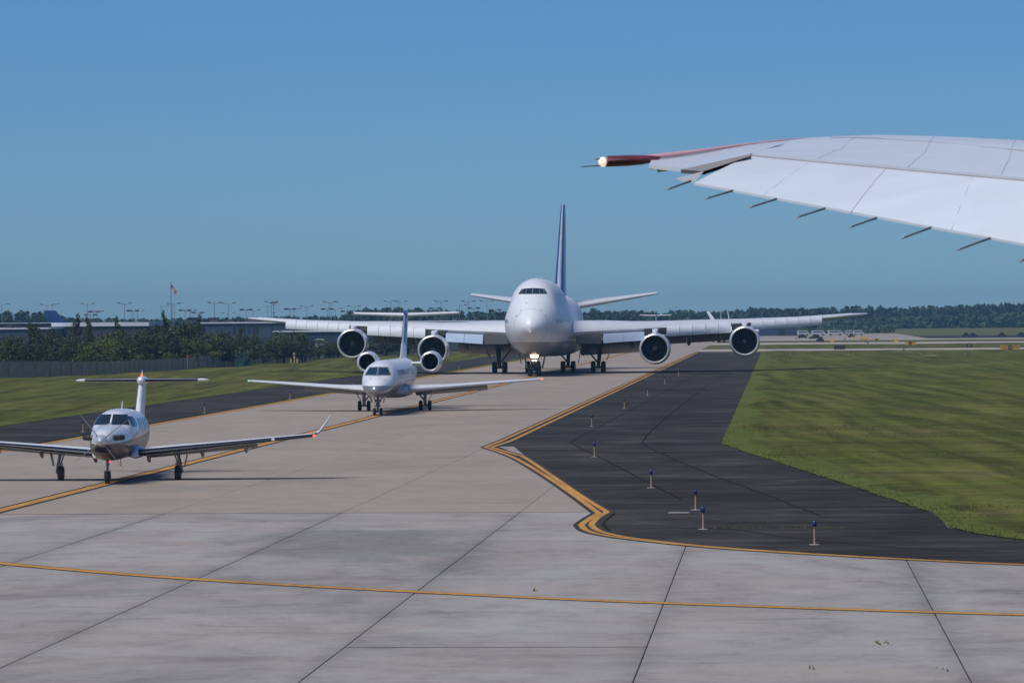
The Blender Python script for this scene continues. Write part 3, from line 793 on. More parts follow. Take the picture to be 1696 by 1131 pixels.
    ng = MB(); ng.tube((0, 0, 0.62), (0.25, 0, 2.6), 0.16, 0.2, 10); ng.tube((0, -0.62, 0.62), (0, 0.62, 0.62), 0.1, n=8); ng.box((0.05, 0, 1.35), (0.3, 0.75, 0.3)); ng.tube((-0.05, 0, 1.0), (1.9, 0, 2.3), 0.08)
    for s in (1, -1): ng.tube((0.05, s * 0.1, 1.2), (0.35, s * 0.62, 2.3), 0.05, n=6)
    n_ = ng.build('nose_gear', M['dark_metal'], root, smooth=True)
    for y in (-0.46, 0.46): link('wheel', wm, n_, (0, y, 0.62))
    for s in (1, -1):
        d = MB(); d.box((0.5, s * 0.95, 1.5), (2.4, 0.05, 1.3), rot=Matrix.Rotation(s * R(-12), 3, 'X')); d.build('gear_door', M['shaded_grey'], root)
    for (p, r_, q) in (((-0.18, 0.14, 2.95), 0.06, 1), ((-0.18, -0.14, 2.95), 0.06, 1), ((-0.2, 0.14, 2.68), 0.07, 1), ((-0.2, -0.14, 2.68), 0.07, 1), ((-0.22, 0.19, 2.1), 0.15, 1.7), ((-0.22, -0.19, 2.1), 0.15, 1.7), ((-0.22, 0.15, 1.66), 0.08, 1.3), ((-0.22, -0.15, 1.66), 0.08, 1.3)):
        l_ = lamp('landing_light', n_, p, r_, M['land_lamp'], sq=q)
    br = MB()
    for z in (2.95, 2.72, 2.12, 1.66): br.box((0.0, 0, z), (0.3, 0.7 if z != 2.12 else 1.2, 0.07))
    br.tube((0, 0, 1.6), (0.1, 0, 3.0), 0.07); br.build('light_bracket', M['dark_metal'], n_)
    for (x, y, side) in ((29.2, 5.55, 1), (29.2, -5.55, -1), (32.3, 2.0, 1), (32.3, -2.0, -1)):
        gm = MB(); top = (x - 0.2, y + side * (0.35 if abs(y) > 3 else 0.1), 3.6)
        gm.tube((x, y, 0.75), top, 0.21, 0.26, 10); gm.box((x, y, 0.66), (1.7, 0.34, 0.34)); gm.tube((x - 0.1, y, 1.0), (x - 0.2, y - side * 1.5, 2.9), 0.09); gm.tube((x, y, 1.2), (x + 2.0, y, 2.9), 0.09)
        for dx in (-0.73, 0.73): gm.tube((x + dx, y - 0.56, 0.62), (x + dx, y + 0.56, 0.62), 0.1)
        g_ = gm.build('main_gear', M['dark_metal'], root, smooth=True)
        for dx in (-0.73, 0.73):
            for dy in (-0.57, 0.57): link('wheel', wm, g_, (x + dx, y + dy, 0.62))
        if abs(y) > 3:
            d = MB(); d.box((x, y + side * 1.25, 2.1), (2.2, 0.06, 1.5), rot=Matrix.Rotation(side * R(-22), 3, 'X')); d.build('gear_door', M['white_dull'], root)
        else:
            d = MB(); d.box((x - 1.3, y + side * 1.35, 1.75), (0.9, 0.06, 1.5), rot=Matrix.Rotation(side * R(-9), 3, 'X')); d.build('gear_door', M['shaded_grey'], root)
    an = MB(); an.box((14 - XO, 0, 10.5), (0.5, 0.05, 0.35)); an.box((22 - XO, 0, 10.5), (0.5, 0.05, 0.35)); an.build('antenna', M['white_dull'], root)
    return root
M['krueger'] = painted('blue_reflection_flap_paint', (0.42, 0.50, 0.62), 0.3)  # bluish reflection on the flaps put into their colour
M['nacelle'] = painted('nacelle_paint', (0.60, 0.63, 0.67), 0.3)
M['fin_edge'] = flat('fin_leading_edge', (0.55, 0.60, 0.66), 0.35, 0.4)
jumbo = build_jumbo()

# ---- regional jet ------------------------------------------------------------------
def build_regional(loc, rz, label):
    root = thing('regional_jet', label, 'airliner', loc, rz)
    XO = 2.3
    st = [(0, 1.56, 1.66, 0.02), (0.06, 1.46, 1.80, 0.17), (0.25, 1.36, 1.98, 0.37), (0.6, 1.25, 2.20, 0.58), (1.2, 1.19, 2.44, 0.80), (1.9, 1.19, 2.62, 0.94), (2.25, 1.2, 2.74, 0.985), (2.95, 1.2, 3.13, 1.05), (3.5, 1.2, 3.30, 1.09), (4.5, 1.2, 3.44, 1.13), (5.5, 1.2, 3.49, 1.14),
          (20, 1.2, 3.49, 1.14), (22.5, 1.45, 3.49, 1.08), (25, 2.0, 3.46, 0.85), (27, 2.55, 3.38, 0.5), (28.2, 2.9, 3.25, 0.18)]
    bd = Body(st, XO, n=44)
    xs = sorted(set([0, 0.03, 0.06, 0.14, 0.25, 0.4] + list(np.arange(0.6, 6, 0.2)) + list(np.arange(6, 28.2, 0.9)) + [28.2]))
    pm = painted('white_over_grey_fuselage_paint', (0.76, 0.77, 0.785), 0.36, (0.36, 0.36, 0.355), 1.93, 0.0, 0.22, 0.5, coat=0.15)
    fus = bd.build('fuselage', pm, root, xs)
    for s in (1, -1):
        bd.patch_front([(s * 0.05, 3.05), (s * 0.56, 3.03), (s * 0.80, 2.62), (s * 0.055, 2.61)], 0.014).build('windscreen_pane', M['blue_glass'], root, smooth=True)
        bd.patch_side([(2.52 - XO + 0.1, 3.00), (3.42 - XO, 3.02), (3.62 - XO, 2.58), (2.45 - XO + 0.05, 2.60)], s, 0.014).build('side_window', M['blue_glass'], root, smooth=True)
        bd.patch_front([(0.0, 3.11), (s * 0.60, 3.09), (s * 0.88, 2.56), (0.0, 2.54)], 0.006).build('windscreen_frame', M['seal'], root, smooth=True)
        for k in range(18):
            x = 5.2 + k * 0.79 - XO
            bd.patch_side([(x - 0.12, 2.86), (x + 0.12, 2.86), (x + 0.12, 2.50), (x - 0.12, 2.50)], s, 0.010, 2).build('cabin_window', M['glass'], root)
        bd.patch_side([(4.9 - XO, 2.08), (22 - XO, 2.08), (22 - XO, 1.98), (4.9 - XO, 1.98)], s, 0.008, 10).build('cheat_line', M['navy'], root)
        bd.patch_side([(8.2 - XO, 1.88), (9.6 - XO, 1.88), (9.6 - XO, 1.52), (8.2 - XO, 1.52)], s, 0.012, 3).build('painted_emblem', M['emblem'], root)
    for s in (1, -1):                                   # wipers
        w_ = MB(); w_.tube((-0.03, s * 0.13, 2.58), (0.33, s * 0.30, 2.86), 0.012, n=5); w_.build('wiper', M['rubber'], root)
    for (y, z) in ((0.35, 2.36), (-0.55, 2.30), (0.62, 2.2), (-0.2, 2.42)):
        h = bd.cast((-30, y, z), (1, 0, 0))[0]
        p_ = MB(); p_.tube(h, h + Vector((-0.09, 0, 0.02)), 0.022, n=6); p_.build('pitot_probe', M['dark_metal'], root)
    fb = Body([(0, 1.35, 1.5, 0.2), (1.2, 1.0, 1.75, 1.05), (3, 0.92, 1.8, 1.28), (6.5, 0.92, 1.75, 1.28), (8.6, 1.1, 1.6, 1.0), (10.0, 1.3, 1.4, 0.3)], XO - 10.4, n=28, sq=2.8)
    fb.build('wing_fairing', painted('belly_fairing_paint', (0.40, 0.40, 0.40), 0.25, (0.30, 0.30, 0.30), 1.2), root, list(np.linspace(0, 10, 16)))
    def le(y): return float(np.interp(y, [0, 1.1, 10.02], [12.3, 12.9, 17.1])) - XO
    def wz(y): return float(np.interp(y, [0, 1.1, 4, 10.02], [1.36, 1.42, 1.62, 2.04]))
    for s in (1, -1):
        mb = MB(); secs = [(s * y, le(y), wz(y), float(np.interp(y, [0, 1.1, 3.5, 9.7, 10.02], [4.3, 3.9, 2.7, 1.25, 0.8])), 0.13 if y < 3 else 0.11, -1.0) for y in (0.9, 1.2, 2.2, 3.5, 5.5, 7.5, 9.2, 9.7, 10.02)]
        wing(mb, secs, 11, le_mi=1, le_frac=0.05); wg = mb.build('wing', [M['white_dull'], M['wing_edge']], root, smooth=True)
        lamp('navigation_light', wg, (le(9.9) - 0.01, s * 9.93, wz(9.93) + 0.02), 0.07 if s < 0 else 0.04, M['red_lamp'] if s < 0 else M['green_lamp'])
        fl = MB(); rings = []
        for y in (1.4, 6.2):
            c = float(np.interp(y, [0, 1.1, 3.5, 9.7], [4.3, 3.9, 2.7, 1.25])); x = le(y) + c * 0.86; z = wz(y) - 0.1
            rings.append([(x, s * y, z), (x + 0.5, s * y, z - 0.12), (x + 0.9, s * y, z - 0.34), (x + 0.4, s * y, z - 0.24), (x, s * y, z - 0.12)])
        fl.loft(rings); fl.build('trailing_flap', M['shaded_grey'], wg, smooth=True)
        nacelle(root, (20.0 - XO, s * 2.16, 3.23), 3.9, 0.74, 0.545, outer=M['white'], blades=20, spin=0.32, lipk=0.10)
        py = MB(); rings = []
        for y in (0.8, 1.75):
            rings.append([(q[0] * 2.6 + 20.9 - XO, s * y, q[1] * 2.2 + 3.13) for q in airfoil(8, 0.10, 0)])
        py.loft(rings); py.build('engine_pylon', M['white'], root, smooth=True)
    # fin and T-tail
    mb = MB(); secs = [(z, float(np.interp(z, [3.2, 3.6, 6.5], [21.3, 23.2, 26.2])) - XO, 0, float(np.interp(z, [3.2, 3.6, 6.5], [6.2, 4.2, 2.7])), 0.095, 0) for z in (3.2, 3.45, 3.6, 4.5, 5.5, 6.5)]
    wing(mb, secs, 10, camber=0, le_mi=1, le_frac=0.03, vertical=True)
    fin = mb.build('tail_fin', [M['tail_scheme'], M['wing_edge']], root, smooth=True)
    bl = MB(); bl.revolve([(-0.25, 0.01), (0.0, 0.10), (0.5, 0.15), (2.2, 0.13), (2.9, 0.02)], (26.0 - XO, 0, 6.60), 'x', 14); bl.build('tail_bullet', M['navy'], root, smooth=True)
    for s in (1, -1):
        mb = MB(); secs = [(s * y, float(np.interp(y, [0, 3.78], [26.3, 27.6])) - XO, float(np.interp(y, [0, 3.78], [6.42, 6.56])), float(np.interp(y, [0, 3.78], [2.1, 1.25])), 0.14, -3.5) for y in (0.05, 1.5, 3, 3.7, 3.78)]
        wing(mb, secs, 9, camber=-0.01); tp = mb.build('tailplane', M['white_dull'], root, smooth=True)
        dd = MB(); dd.tube((27.5 - XO, s * 3.72, 6.6), (29.1 - XO, s * 3.72, 6.62), 0.05, 0.02, 6); dd.build('horn', M['dark_metal'], tp)
    # gear
    nw = wheel_mesh(0.245, 0.17); mw = wheel_mesh(0.34, 0.23)
    g_ = MB(); g_.tube((0, 0, 0.25), (0.12, 0, 1.35), 0.075, 0.09, 10); g_.tube((0, -0.25, 0.245), (0, 0.25, 0.245), 0.045); g_.box((0.0, 0, 0.95), (0.22, 0.42, 0.16)); g_.tube((0, 0, 0.7), (0.9, 0, 1.25), 0.045); g_.tube((-0.02, -0.2, 0.62), (-0.02, 0.2, 0.62), 0.04)
    for s in (1, -1): g_.tube((0, s * 0.06, 0.6), (0.05, s * 0.26, 1.25), 0.03, n=6)
    ng = g_.build('nose_gear', M['gear_metal'], root, smooth=True)
    for y in (-0.21, 0.21): link('wheel', nw, ng, (0, y, 0.245))
    for s in (1, -1):
        d = MB(); d.box((-0.1, s * 0.42, 1.02), (1.0, 0.03, 0.42), rot=Matrix.Rotation(s * R(-14), 3, 'X')); d.build('gear_door', M['white_dull'], root)
    for s in (1, -1):
        x, y = 14.4 - 0.3, s * 2.06
        g_ = MB(); g_.tube((x, y, 0.34), (x - 0.15, y, 1.5), 0.10, 0.12, 10); g_.tube((x, y - 0.36, 0.34), (x, y + 0.36, 0.34), 0.06); g_.tube((x, y, 0.6), (x, y - s * 0.62, 1.35), 0.05); g_.tube((x + 0.05, y, 0.55), (x + 0.9, y, 1.25), 0.05); g_.box((x - 0.2, y, 0.85), (0.14, 0.2, 0.7))
        mg = g_.build('main_gear', M['gear_metal'], root, smooth=True)
        for dy in (-0.30, 0.30): link('wheel', mw, mg, (x, y + dy, 0.34))
        d = MB(); d.box((x, y + s * 0.42, 1.02), (0.5, 0.03, 0.85), rot=Matrix.Rotation(s * R(-28), 3, 'X')); d.build('gear_door', M['white_dull'], root)
    an = MB(); an.box((10.5 - XO, 0, 3.6), (0.35, 0.02, 0.26)); an.box((6.2 - XO, 0, 1.08), (0.3, 0.02, 0.3)); an.build('antenna', M['seal'], root)
    ln = MB(); pts_ = []
    for k in range(28):
        x = 8.0 + k * 0.52; t = 0.14
        ln.box((x - XO, -1.14 * math.sin(t), 2.345 + 1.145 * math.cos(t)), (0.52, 0.045, 0.02))
    ln.build('crown_strip', M['seal'], root)
    return root
M['emblem'] = flat('emblem_paint', (0.30, 0.50, 0.52), 0.4, vary=0.4, scale=8)
M['wing_edge'] = flat('bare_leading_edge', (0.62, 0.65, 0.68), 0.3, 0.6)
def tail_mat():
    m, nt, b = nodes('navy_striped_tail_paint'); setc(b, (0.012, 0.04, 0.14), 0.3)
    sp = nt.nodes.new('ShaderNodeSeparateXYZ'); nt.links.new(pos(nt, obj=True), sp.inputs[0])
    w = math_(nt, 'FRACT', math_(nt, 'MULTIPLY', math_(nt, 'ADD', sp.outputs[2], math_(nt, 'MULTIPLY', sp.outputs[0], -0.25)), 3.2))
    k = math_(nt, 'MULTIPLY', math_(nt, 'LESS_THAN', w, 0.28), math_(nt, 'LESS_THAN', sp.outputs[2], 5.6))
    c = mix(nt, k, (0.016, 0.045, 0.15), (0.20, 0.22, 0.28))
    low = math_(nt, 'LESS_THAN', sp.outputs[2], math_(nt, 'ADD', math_(nt, 'MULTIPLY', sp.outputs[0], -0.55), 16.6))
    nt.links.new(mix(nt, low, c, (0.72, 0.73, 0.75)), b.inputs['Base Color'])
    b.inputs['Coat Weight'].default_value = 0.3
    return m
M['tail_scheme'] = tail_mat()
rj = build_regional(W(269.4, -25.45), math.pi / 2 - R(2.8), 'white twin-engined regional jet with dark blue T-tail, second in the queue')

# ---- single-engined turboprop ---------------------------------------------------------
def build_turboprop():
    root = thing('turboprop', 'small white and bronze propeller plane with navy wing edges leading the queue', 'propeller plane', W(159.3, -25.38), math.pi / 2 - R(2.2))
    XO = 2.05
    st = [(0.50, 1.43, 1.95, 0.27), (0.62, 1.34, 2.00, 0.35), (0.8, 1.24, 2.05, 0.42), (1.2, 1.04, 2.12, 0.53), (1.8, 0.92, 2.19, 0.63), (2.5, 0.86, 2.25, 0.73), (3.0, 0.85, 2.30, 0.775), (3.35, 0.85, 2.50, 0.80), (3.75, 0.85, 2.66, 0.83), (4.2, 0.85, 2.74, 0.85), (5.0, 0.85, 2.78, 0.865),
          (7.8, 0.87, 2.72, 0.865), (9.0, 1.02, 2.58, 0.76), (10.5, 1.32, 2.42, 0.53), (12, 1.65, 2.28, 0.30), (13.6, 1.95, 2.12, 0.08)]
    bd = Body(st, XO, n=48, sq=2.25)
    xs = sorted(set(list(np.arange(0.50, 5.4, 0.12)) + list(np.arange(5.4, 13.6, 0.45)) + [13.6]))
    pm = painted('white_over_bronze_fuselage_paint', (0.72, 0.74, 0.76), 0.2, (0.15, 0.115, 0.085), 1.60, 0.038, 0.3, 0.25, coat=0.25)
    bd.build('fuselage', pm, root, xs)
    for s in (1, -1):
        bd.patch_front([(s * 0.03, 2.60), (s * 0.51, 2.585), (s * 0.68, 2.20), (s * 0.035, 2.245)], 0.012).build('windscreen_pane', M['glass'], root, smooth=True)
        bd.patch_front([(0.0, 2.64), (s * 0.55, 2.625), (s * 0.73, 2.16), (0.0, 2.205)], 0.005).build('windscreen_frame', M['white'], root, smooth=True)
        bd.patch_side([(3.72 - XO, 2.52), (4.45 - XO, 2.50), (4.62 - XO, 2.12), (3.55 - XO, 2.13)], s, 0.012).build('side_window', M['glass'], root, smooth=True)
        for k in range(5):
            x = 5.35 + k * 0.72 - XO
            bd.patch_side([(x - 0.17, 2.40), (x + 0.17, 2.40), (x + 0.17, 1.98), (x - 0.17, 1.98)], s, 0.012, 4).build('cabin_window', M['blue_glass'], root, smooth=True)
        ex = MB()
        pts_ = [(0.84 - XO, s * 0.30, 1.77, 0.10), (0.88 - XO, s * 0.45, 1.775, 0.105), (0.98 - XO, s * 0.60, 1.78, 0.105), (1.12 - XO, s * 0.74, 1.78, 0.10)]
        for p, q in zip(pts_, pts_[1:]): ex.tube(p[:3], q[:3], p[3], q[3], 14, cap=True)
        ex.build('exhaust_stack', M['exhaust'], root, smooth=True)
    # spinner, propeller, chin intake
    sp = MB(); sp.revolve([(-0.02, 0.005), (0.02, 0.06), (0.10, 0.125), (0.22, 0.185), (0.38, 0.225), (0.50, 0.235), (0.50, 0.01)], (-XO, 0, 1.68), 'x', 30)
    pr = sp.build('spinner', M['silver'], root, smooth=True)
    for k in range(4):
        t = R(52 + 90 * k); b_ = MB(); rings = []
        for rr, ch, th, tw in ((0.20, 0.10, 0.06, 3), (0.35, 0.15, 0.034, 3), (0.7, 0.19, 0.020, 2), (1.1, 0.17, 0.014, 1), (1.27, 0.13, 0.011, 1), (1.33, 0.05, 0.008, 1)):
            ring = []
            for q in range(10):
                u = 2 * math.pi * q / 10; cx, ct = math.cos(u) * ch / 2, math.sin(u) * th / 2
                ca, sa = math.cos(R(tw)), math.sin(R(tw)); cx, ct = cx * ca - ct * sa, cx * sa + ct * ca
                ring.append((0.34 - XO + cx, rr * math.cos(t) - ct * math.sin(t), 1.68 + rr * math.sin(t) + ct * math.cos(t)))
            rings.append(ring)
        b_.loft(rings); b_.build('propeller_blade', M['prop'], root, smooth=True)
    ci = MB(); ci.revolve([(0.55, 0.15), (0.50, 0.17), (0.62, 0.20), (1.1, 0.24)], (-XO, 0, 1.33), 'x', 20); ci.v = [(x, y * 1.7, 1.33 + (z - 1.33) * 0.62) for x, y, z in ci.v]
    ci.revolve([(0.6, 0.155), (0.62, 0.001)], (-XO, 0, 1.33), 'x', 20, 1)
    ci.v = ci.v[:80] + [(x, y * 1.7, 1.33 + (z - 1.33) * 0.62) for x, y, z in ci.v[80:]]
    ci.build('chin_intake', [M['bronze'], M['duct']], root, smooth=True)
    # wings
    def le(y): return float(np.interp(y, [0.6, 7.6], [4.35, 5.05])) - XO
    def wz(y): return float(np.interp(y, [0.6, 7.6], [1.06, 1.70]))
    def ch(y): return float(np.interp(y, [0.6, 7.6], [2.35, 1.2]))
    for s in (1, -1):
        mb = MB(); secs = [(s * y, le(y), wz(y), ch(y), 0.15 if y < 3 else 0.13, 1.0) for y in (0.5, 0.86, 2.5, 4.5, 6.5, 7.5)]
        secs += [(s * 7.72, le(7.6) + 0.12, wz(7.6) + 0.08, 1.0, 0.11, 0)]
        wing(mb, secs, 11, le_mi=1, le_frac=0.12)
        wg = mb.build('wing', [M['white_dull'], M['boot']], root, smooth=True)
        wl = MB(); rings = []
        for (y, z, x, c) in ((7.70, 1.77, 0.10, 1.0), (7.84, 1.90, 0.35, 0.75), (8.02, 2.16, 0.62, 0.52), (8.20, 2.44, 0.88, 0.34)):
            rings.append([(le(7.6) + x + q[0] * c, s * (y - q[1] * c * 0.85), z + q[1] * c * 0.5) for q in airfoil(8, 0.15, 0)])
        wl.loft(rings); wl.build('winglet', M['white_dull'], wg, smooth=True)
        lamp('navigation_light', wg, (le(7.6) + 0.0, s * 7.63, wz(7.6)), 0.055, M['red_lamp'] if s < 0 else M['green_lamp'])
        st_ = MB(); st_.box((le(6.0) - 0.005, s * 6.05, wz(6.05) + 0.01), (0.05, 0.12, 0.10)); st_.build('landing_light', M['white'], wg)
        fl = MB(); rings = []
        for y in (1.0, 5.3):
            x = le(y) + ch(y) * 0.80; z = wz(y) - 0.06; c = ch(y) * 0.30
            rings.append([(x, s * y, z), (x + c * 0.5, s * y, z - 0.05), (x + c, s * y, z - 0.22), (x + c * 0.4, s * y, z - 0.17), (x, s * y, z - 0.09)])
        fl.loft(rings); fl.build('trailing_flap', M['flap_grey'], wg, smooth=True)
        for y in (1.05, 3.15, 4.85):
            f_ = MB(); rings = []
            x0, z0 = le(y) + ch(y) * 0.62, wz(y) - 0.16
            for f, rr in ((0, 0.02), (0.2, 0.07), (0.5, 0.095), (0.8, 0.075), (1, 0.02)):
                rings.append([(x0 + f * 0.95, s * y + rr * 0.75 * math.cos(t), z0 - f * 0.24 + rr * 1.5 * math.sin(t)) for t in np.linspace(0, 2 * math.pi, 10, endpoint=False)])
            f_.loft(rings); f_.build('flap_track_fairing', M['flap_grey'], wg, smooth=True)
        ff = Body([(0, 0.92, 1.02, 0.05), (0.6, 0.88, 1.26, 0.18), (1.5, 0.85, 1.40, 0.22), (2.6, 0.87, 1.28, 0.18), (3.4, 0.95, 1.1, 0.05)], XO - 3.75, n=20)
        fm = MB(); fm.loft([[(x, y + s * 0.72, z) for x, y, z in ff.ring(X)] for X in np.linspace(0, 3.4, 14)]); fm.build('wing_root_fairing', M['white'], root, smooth=True)
    # tail
    mb = MB(); secs = [(z, float(np.interp(z, [2.2, 2.55, 3.75], [9.9, 11.3, 12.35])) - XO, 0, float(np.interp(z, [2.2, 2.55, 3.75], [3.6, 2.1, 1.55])), float(np.interp(z, [2.2, 2.55, 3.75], [0.10, 0.15, 0.17])), 0) for z in (2.2, 2.35, 2.55, 3.0, 3.4, 3.75)]
    wing(mb, secs, 10, camber=0, vertical=True); mb.build('tail_fin', M['white'], root, smooth=True)
    bl = MB(); bl.revolve([(0, 0.02), (0.06, 0.12), (0.3, 0.18), (1.2, 0.17), (2.0, 0.03)], (12.1 - XO, 0, 3.76), 'x', 18); bl.build('tail_bullet', M['white'], root, smooth=True)
    for s in (1, -1):
        mb = MB(); wing(mb, [(s * y, float(np.interp(y, [0, 2.6], [12.45, 12.75])) - XO, 3.76, float(np.interp(y, [0, 2.6], [1.15, 0.85])), 0.12, 0) for y in (0.05, 1, 2.32)], 9, camber=0, le_mi=1, le_frac=0.15)
        tp = mb.build('tailplane', [M['white'], M['boot']], root, smooth=True)
        tb = MB(); rings = []
        for y, c, t in ((2.30, 1.2, 0.11), (2.48, 1.15, 0.12), (2.62, 1.0, 0.09), (2.70, 0.7, 0.03)):
            rings.append([(12.36 - XO + (1.2 - c) * 0.5 + q[0] * c, s * y, 3.775 + q[1] * c * 0.9) for q in airfoil(8, t, 0)])
        tb.loft(rings); tb.build('tailplane_tip', M['white'], tp, smooth=True)
    bc = MB(); bc.revolve([(0, 0.05), (0.08, 0.045), (0.12, 0.001)], (12.6 - XO, 0, 3.92), 'z', 12); bc.build('beacon', M['red_lamp'], root, smooth=True)
    sk = MB(); sk.tube((12.75 - XO, 0, 3.9), (12.78 - XO, 0, 4.17), 0.025, 0.012, 6); sk.build('antenna', M['white'], root)
    sk = MB(); sk.tube((6.4 - XO, 0, 2.75), (6.5 - XO, 0, 3.05), 0.02, 0.012, 6); sk.build('antenna', M['white'], root)
    b2 = MB(); b2.sphere((2.2 - XO, -0.06, 0.83), 0.04); b2.build('belly_beacon', M['red_lamp'], root)
    for (x, y, l) in ((3.3, -0.35, 0.24), (4.4, -0.2, 0.14)):
        a_ = MB(); a_.tube((x - XO, y, 0.86), (x - XO + 0.05, y, 0.86 - l), 0.015, n=6); a_.build('antenna', M['seal'], root)
    nw = wheel_mesh(0.235, 0.17); mw = wheel_mesh(0.29, 0.22)
    g_ = MB(); g_.tube((0, 0, 0.36), (0.05, 0, 0.9), 0.045, 0.06, 10); g_.tube((0, -0.14, 0.235), (0, 0.14, 0.235), 0.03)
    for s in (1, -1): g_.tube((0, s * 0.12, 0.235), (0.0, s * 0.1, 0.45), 0.025, n=6)
    g_.box((0, 0, 0.47), (0.1, 0.24, 0.06)); g_.tube((0, 0, 0.5), (0.6, 0, 0.85), 0.025)
    ng = g_.build('nose_gear', M['gear_metal'], root, smooth=True); link('wheel', nw, ng, (0, 0, 0.235))
    for s in (1, -1):
        x, y = 3.45, s * 2.28
        g_ = MB(); g_.tube((x, y + s * 0.17, 0.29), (x - 0.05, y - s * 0.02, 1.2), 0.055, 0.07, 10); g_.tube((x, y - 0.1, 0.29), (x, y + s * 0.17, 0.29), 0.035); g_.tube((x, y, 0.66), (x, y - s * 0.16, 1.1), 0.03); g_.tube((x - 0.1, y + s * 0.12, 0.45), (x - 0.1, y, 1.1), 0.03); g_.box((x - 0.05, y, 0.64), (0.16, 0.16, 0.1))
        mg = g_.build('main_gear', M['gear_metal'], root, smooth=True); link('wheel', mw, mg, (x, y, 0.29))
        d = MB(); d.box((x, y + s * 0.34, 0.86), (0.45, 0.02, 0.62), rot=Matrix.Rotation(s * R(-12), 3, 'X')); d.build('gear_door', M['bronze'], root)
    return root
M['exhaust'] = flat('burnt_exhaust_metal', (0.085, 0.075, 0.075), 0.45, 0.7, 0.3, 6)
M['prop'] = flat('propeller_grey', (0.30, 0.29, 0.28), 0.45)
M['bronze'] = flat('bronze_paint', (0.15, 0.115, 0.085), 0.35, 0.25)
M['flap_grey'] = flat('grey_brown_flap_paint', (0.22, 0.205, 0.195), 0.45)
tp = build_turboprop()

